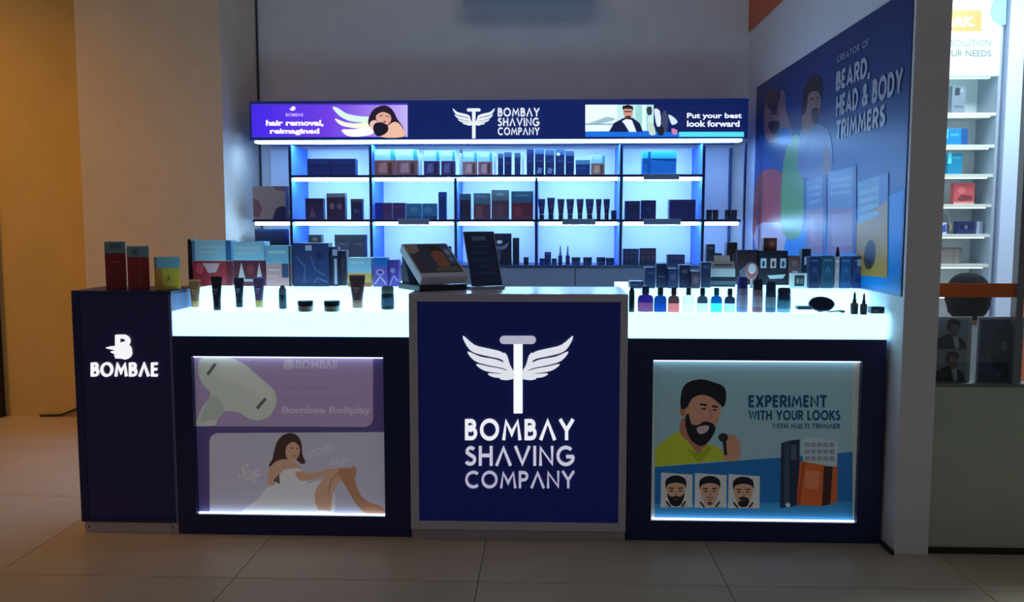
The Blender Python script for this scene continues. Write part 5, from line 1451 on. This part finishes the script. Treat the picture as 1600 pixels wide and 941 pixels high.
pel = jt((0, 0, hip), (0.15, 0.11))
wst = jt((0, 0.01, hip + 0.18), (0.13, 0.10), pel)
che = jt((0, 0.02, sh_z - 0.06), (0.15, 0.10), wst)
nb = jt((0, 0.035, sh_z + 0.03), 0.058, che)
nk = jt((0, 0.05, sh_z + 0.09), 0.054, nb)
hd0 = jt((0, 0.065, hz - 0.05), (0.066, 0.075), nk)
hd1 = jt((0, 0.055, hz + 0.02), (0.076, 0.094), hd0)
hd2 = jt((0, 0.05, hz + 0.075), (0.058, 0.07), hd1)
for s in (-1, 1):
    so = jt((s * 0.17, 0.02, sh_z - 0.03), 0.062, che)
    el = jt((s * 0.22, 0.06, sh_z - 0.30), 0.046, so)
    wr = jt((s * 0.13, 0.29, sh_z - 0.36), 0.030, el)
    hp = jt((s * 0.11, 0.36, sh_z - 0.375), (0.034, 0.016), wr)
    for k in range(4):
        f0 = jt((s * (0.085 + 0.018 * k), 0.40, sh_z - 0.375), 0.0095, hp)
        f1 = jt((s * (0.082 + 0.019 * k), 0.43 - 0.004 * abs(k - 1.5), sh_z - 0.383), 0.009, f0)
        jt((s * (0.080 + 0.019 * k), 0.448 - 0.006 * abs(k - 1.5), sh_z - 0.402), 0.008, f1)
    t0 = jt((s * 0.072, 0.355, sh_z - 0.378), 0.010, hp)
    jt((s * 0.060, 0.395, sh_z - 0.386), 0.009, t0)
    th = jt((s * 0.09, 0.06, hip - 0.02), 0.085, pel)
    kn = jt((s * 0.12, 0.44, hip + 0.0), 0.062, th)
    ca = jt((s * 0.12, 0.42, hip * 0.55), 0.052, kn)
    an = jt((s * 0.12, 0.40, 0.075), 0.036, ca)
    to = jt((s * 0.13, 0.53, 0.035), (0.038, 0.028), an)
bme = skin_mesh('person', J, E, pel)
bme.materials.append(SKIN)
person = bpy.data.objects.new('person', bme)
COL.objects.link(person)
person.location = (HXc, HYc, 0)
person.rotation_euler = (0, 0, math.radians(-14))
tag(person, 'person with short black hair seated behind the poster boards, seen from behind', 'person')


def shell(name, keep, off, m):
    """clothing: the body's own surface pushed out, where keep(point) holds"""
    bm = bmesh.new()
    bm.from_mesh(bme)
    bm.normal_update()
    for v in bm.verts:
        v.co = v.co + v.normal * off
    bmesh.ops.delete(bm, geom=[f for f in bm.faces if not keep(f.calc_center_median())], context='FACES')
    me = bpy.data.meshes.new(name)
    bm.to_mesh(me)
    bm.free()
    me.materials.clear()
    me.materials.append(m)
    o = bpy.data.objects.new(name, me)
    COL.objects.link(o)
    o.parent = person
    return o


shell('shirt', lambda c: c.z < sh_z + 0.045 and c.z > hip - 0.03 and c.y < 0.2 and not (c.z < hip + 0.06 and c.y > 0.06), 0.010, SHIRT)
shell('trousers', lambda c: (c.z < hip + 0.03 or (c.z < hip + 0.10 and c.y > 0.08)) and c.z > 0.10 and abs(c.x) < 0.21, 0.012, TROU)
shell('shoes', lambda c: c.z < 0.095, 0.008, mat((24, 22, 22), rough=0.4))
hair = MB()
rings_ = []
nn = 24
for i in range(11):
    a_ = math.radians(-72 + 162 * i / 10)
    zz_, rr = hz + (0.002 + 0.122 * math.sin(a_) if a_ > 0 else 0.002 + 0.135 * math.sin(a_)), math.cos(a_) ** 0.8
    ring = []
    for k in range(nn):
        b_ = 2 * math.pi * k / nn
        y = math.sin(b_)
        cut = 0.0
        if y > 0.25 and a_ < math.radians(25):
            cut = 0.030          # hairline kept behind the face
        jitter = 0.004 * math.sin(7 * b_ + 3 * i) + 0.003 * math.sin(11 * b_ + i)
        ring.append(((0.106 + jitter) * max(rr, 0.02) * math.cos(b_), 0.052 + (0.112 + jitter - cut) * max(rr, 0.02) * y, zz_))
    rings_.append(ring)
hair.rings(rings_)
obj('hair', hair, HAIRM, person)
for s in (-1, 1):
    obj('ear', MB().lathe([(0.006, -0.006), (0.022, 0.0), (0.018, 0.006), (0.006, 0.009)], 14, sx=1.3).xf(Matrix.Translation((s * 0.088, 0.065, hz - 0.012)) @ Matrix.Rotation(s * math.pi / 2, 4, 'Y')), SKIN, person)
obj('nose', MB().rings([[(0.013 * math.cos(2 * math.pi * k / 8) * (1 - i * 0.28), 0.150 + 0.022 * i * 0.5, hz - 0.02 - 0.006 * i + 0.020 * math.sin(2 * math.pi * k / 8) * (1 - i * 0.28)) for k in range(8)] for i in range(3)]), SKIN, person)
# stool
stl = thing('stool', 'round black stool under the seated person', 'stool', (HXc, HYc, 0))
sz = hip - 0.13
obj('seat', MB().lathe([(0.15, sz - 0.05), (0.17, sz - 0.04), (0.17, sz - 0.012), (0.155, sz)], 24), mat((26, 26, 30), rough=0.5), stl)
for k in range(4):
    a_ = math.pi / 4 + k * math.pi / 2
    obj('leg', MB().tube([(0.10 * math.cos(a_), 0.10 * math.sin(a_), sz - 0.051), (0.16 * math.cos(a_), 0.16 * math.sin(a_), 0.0)], 0.012), mat((120, 122, 126), rough=0.3, metal=0.9), stl)
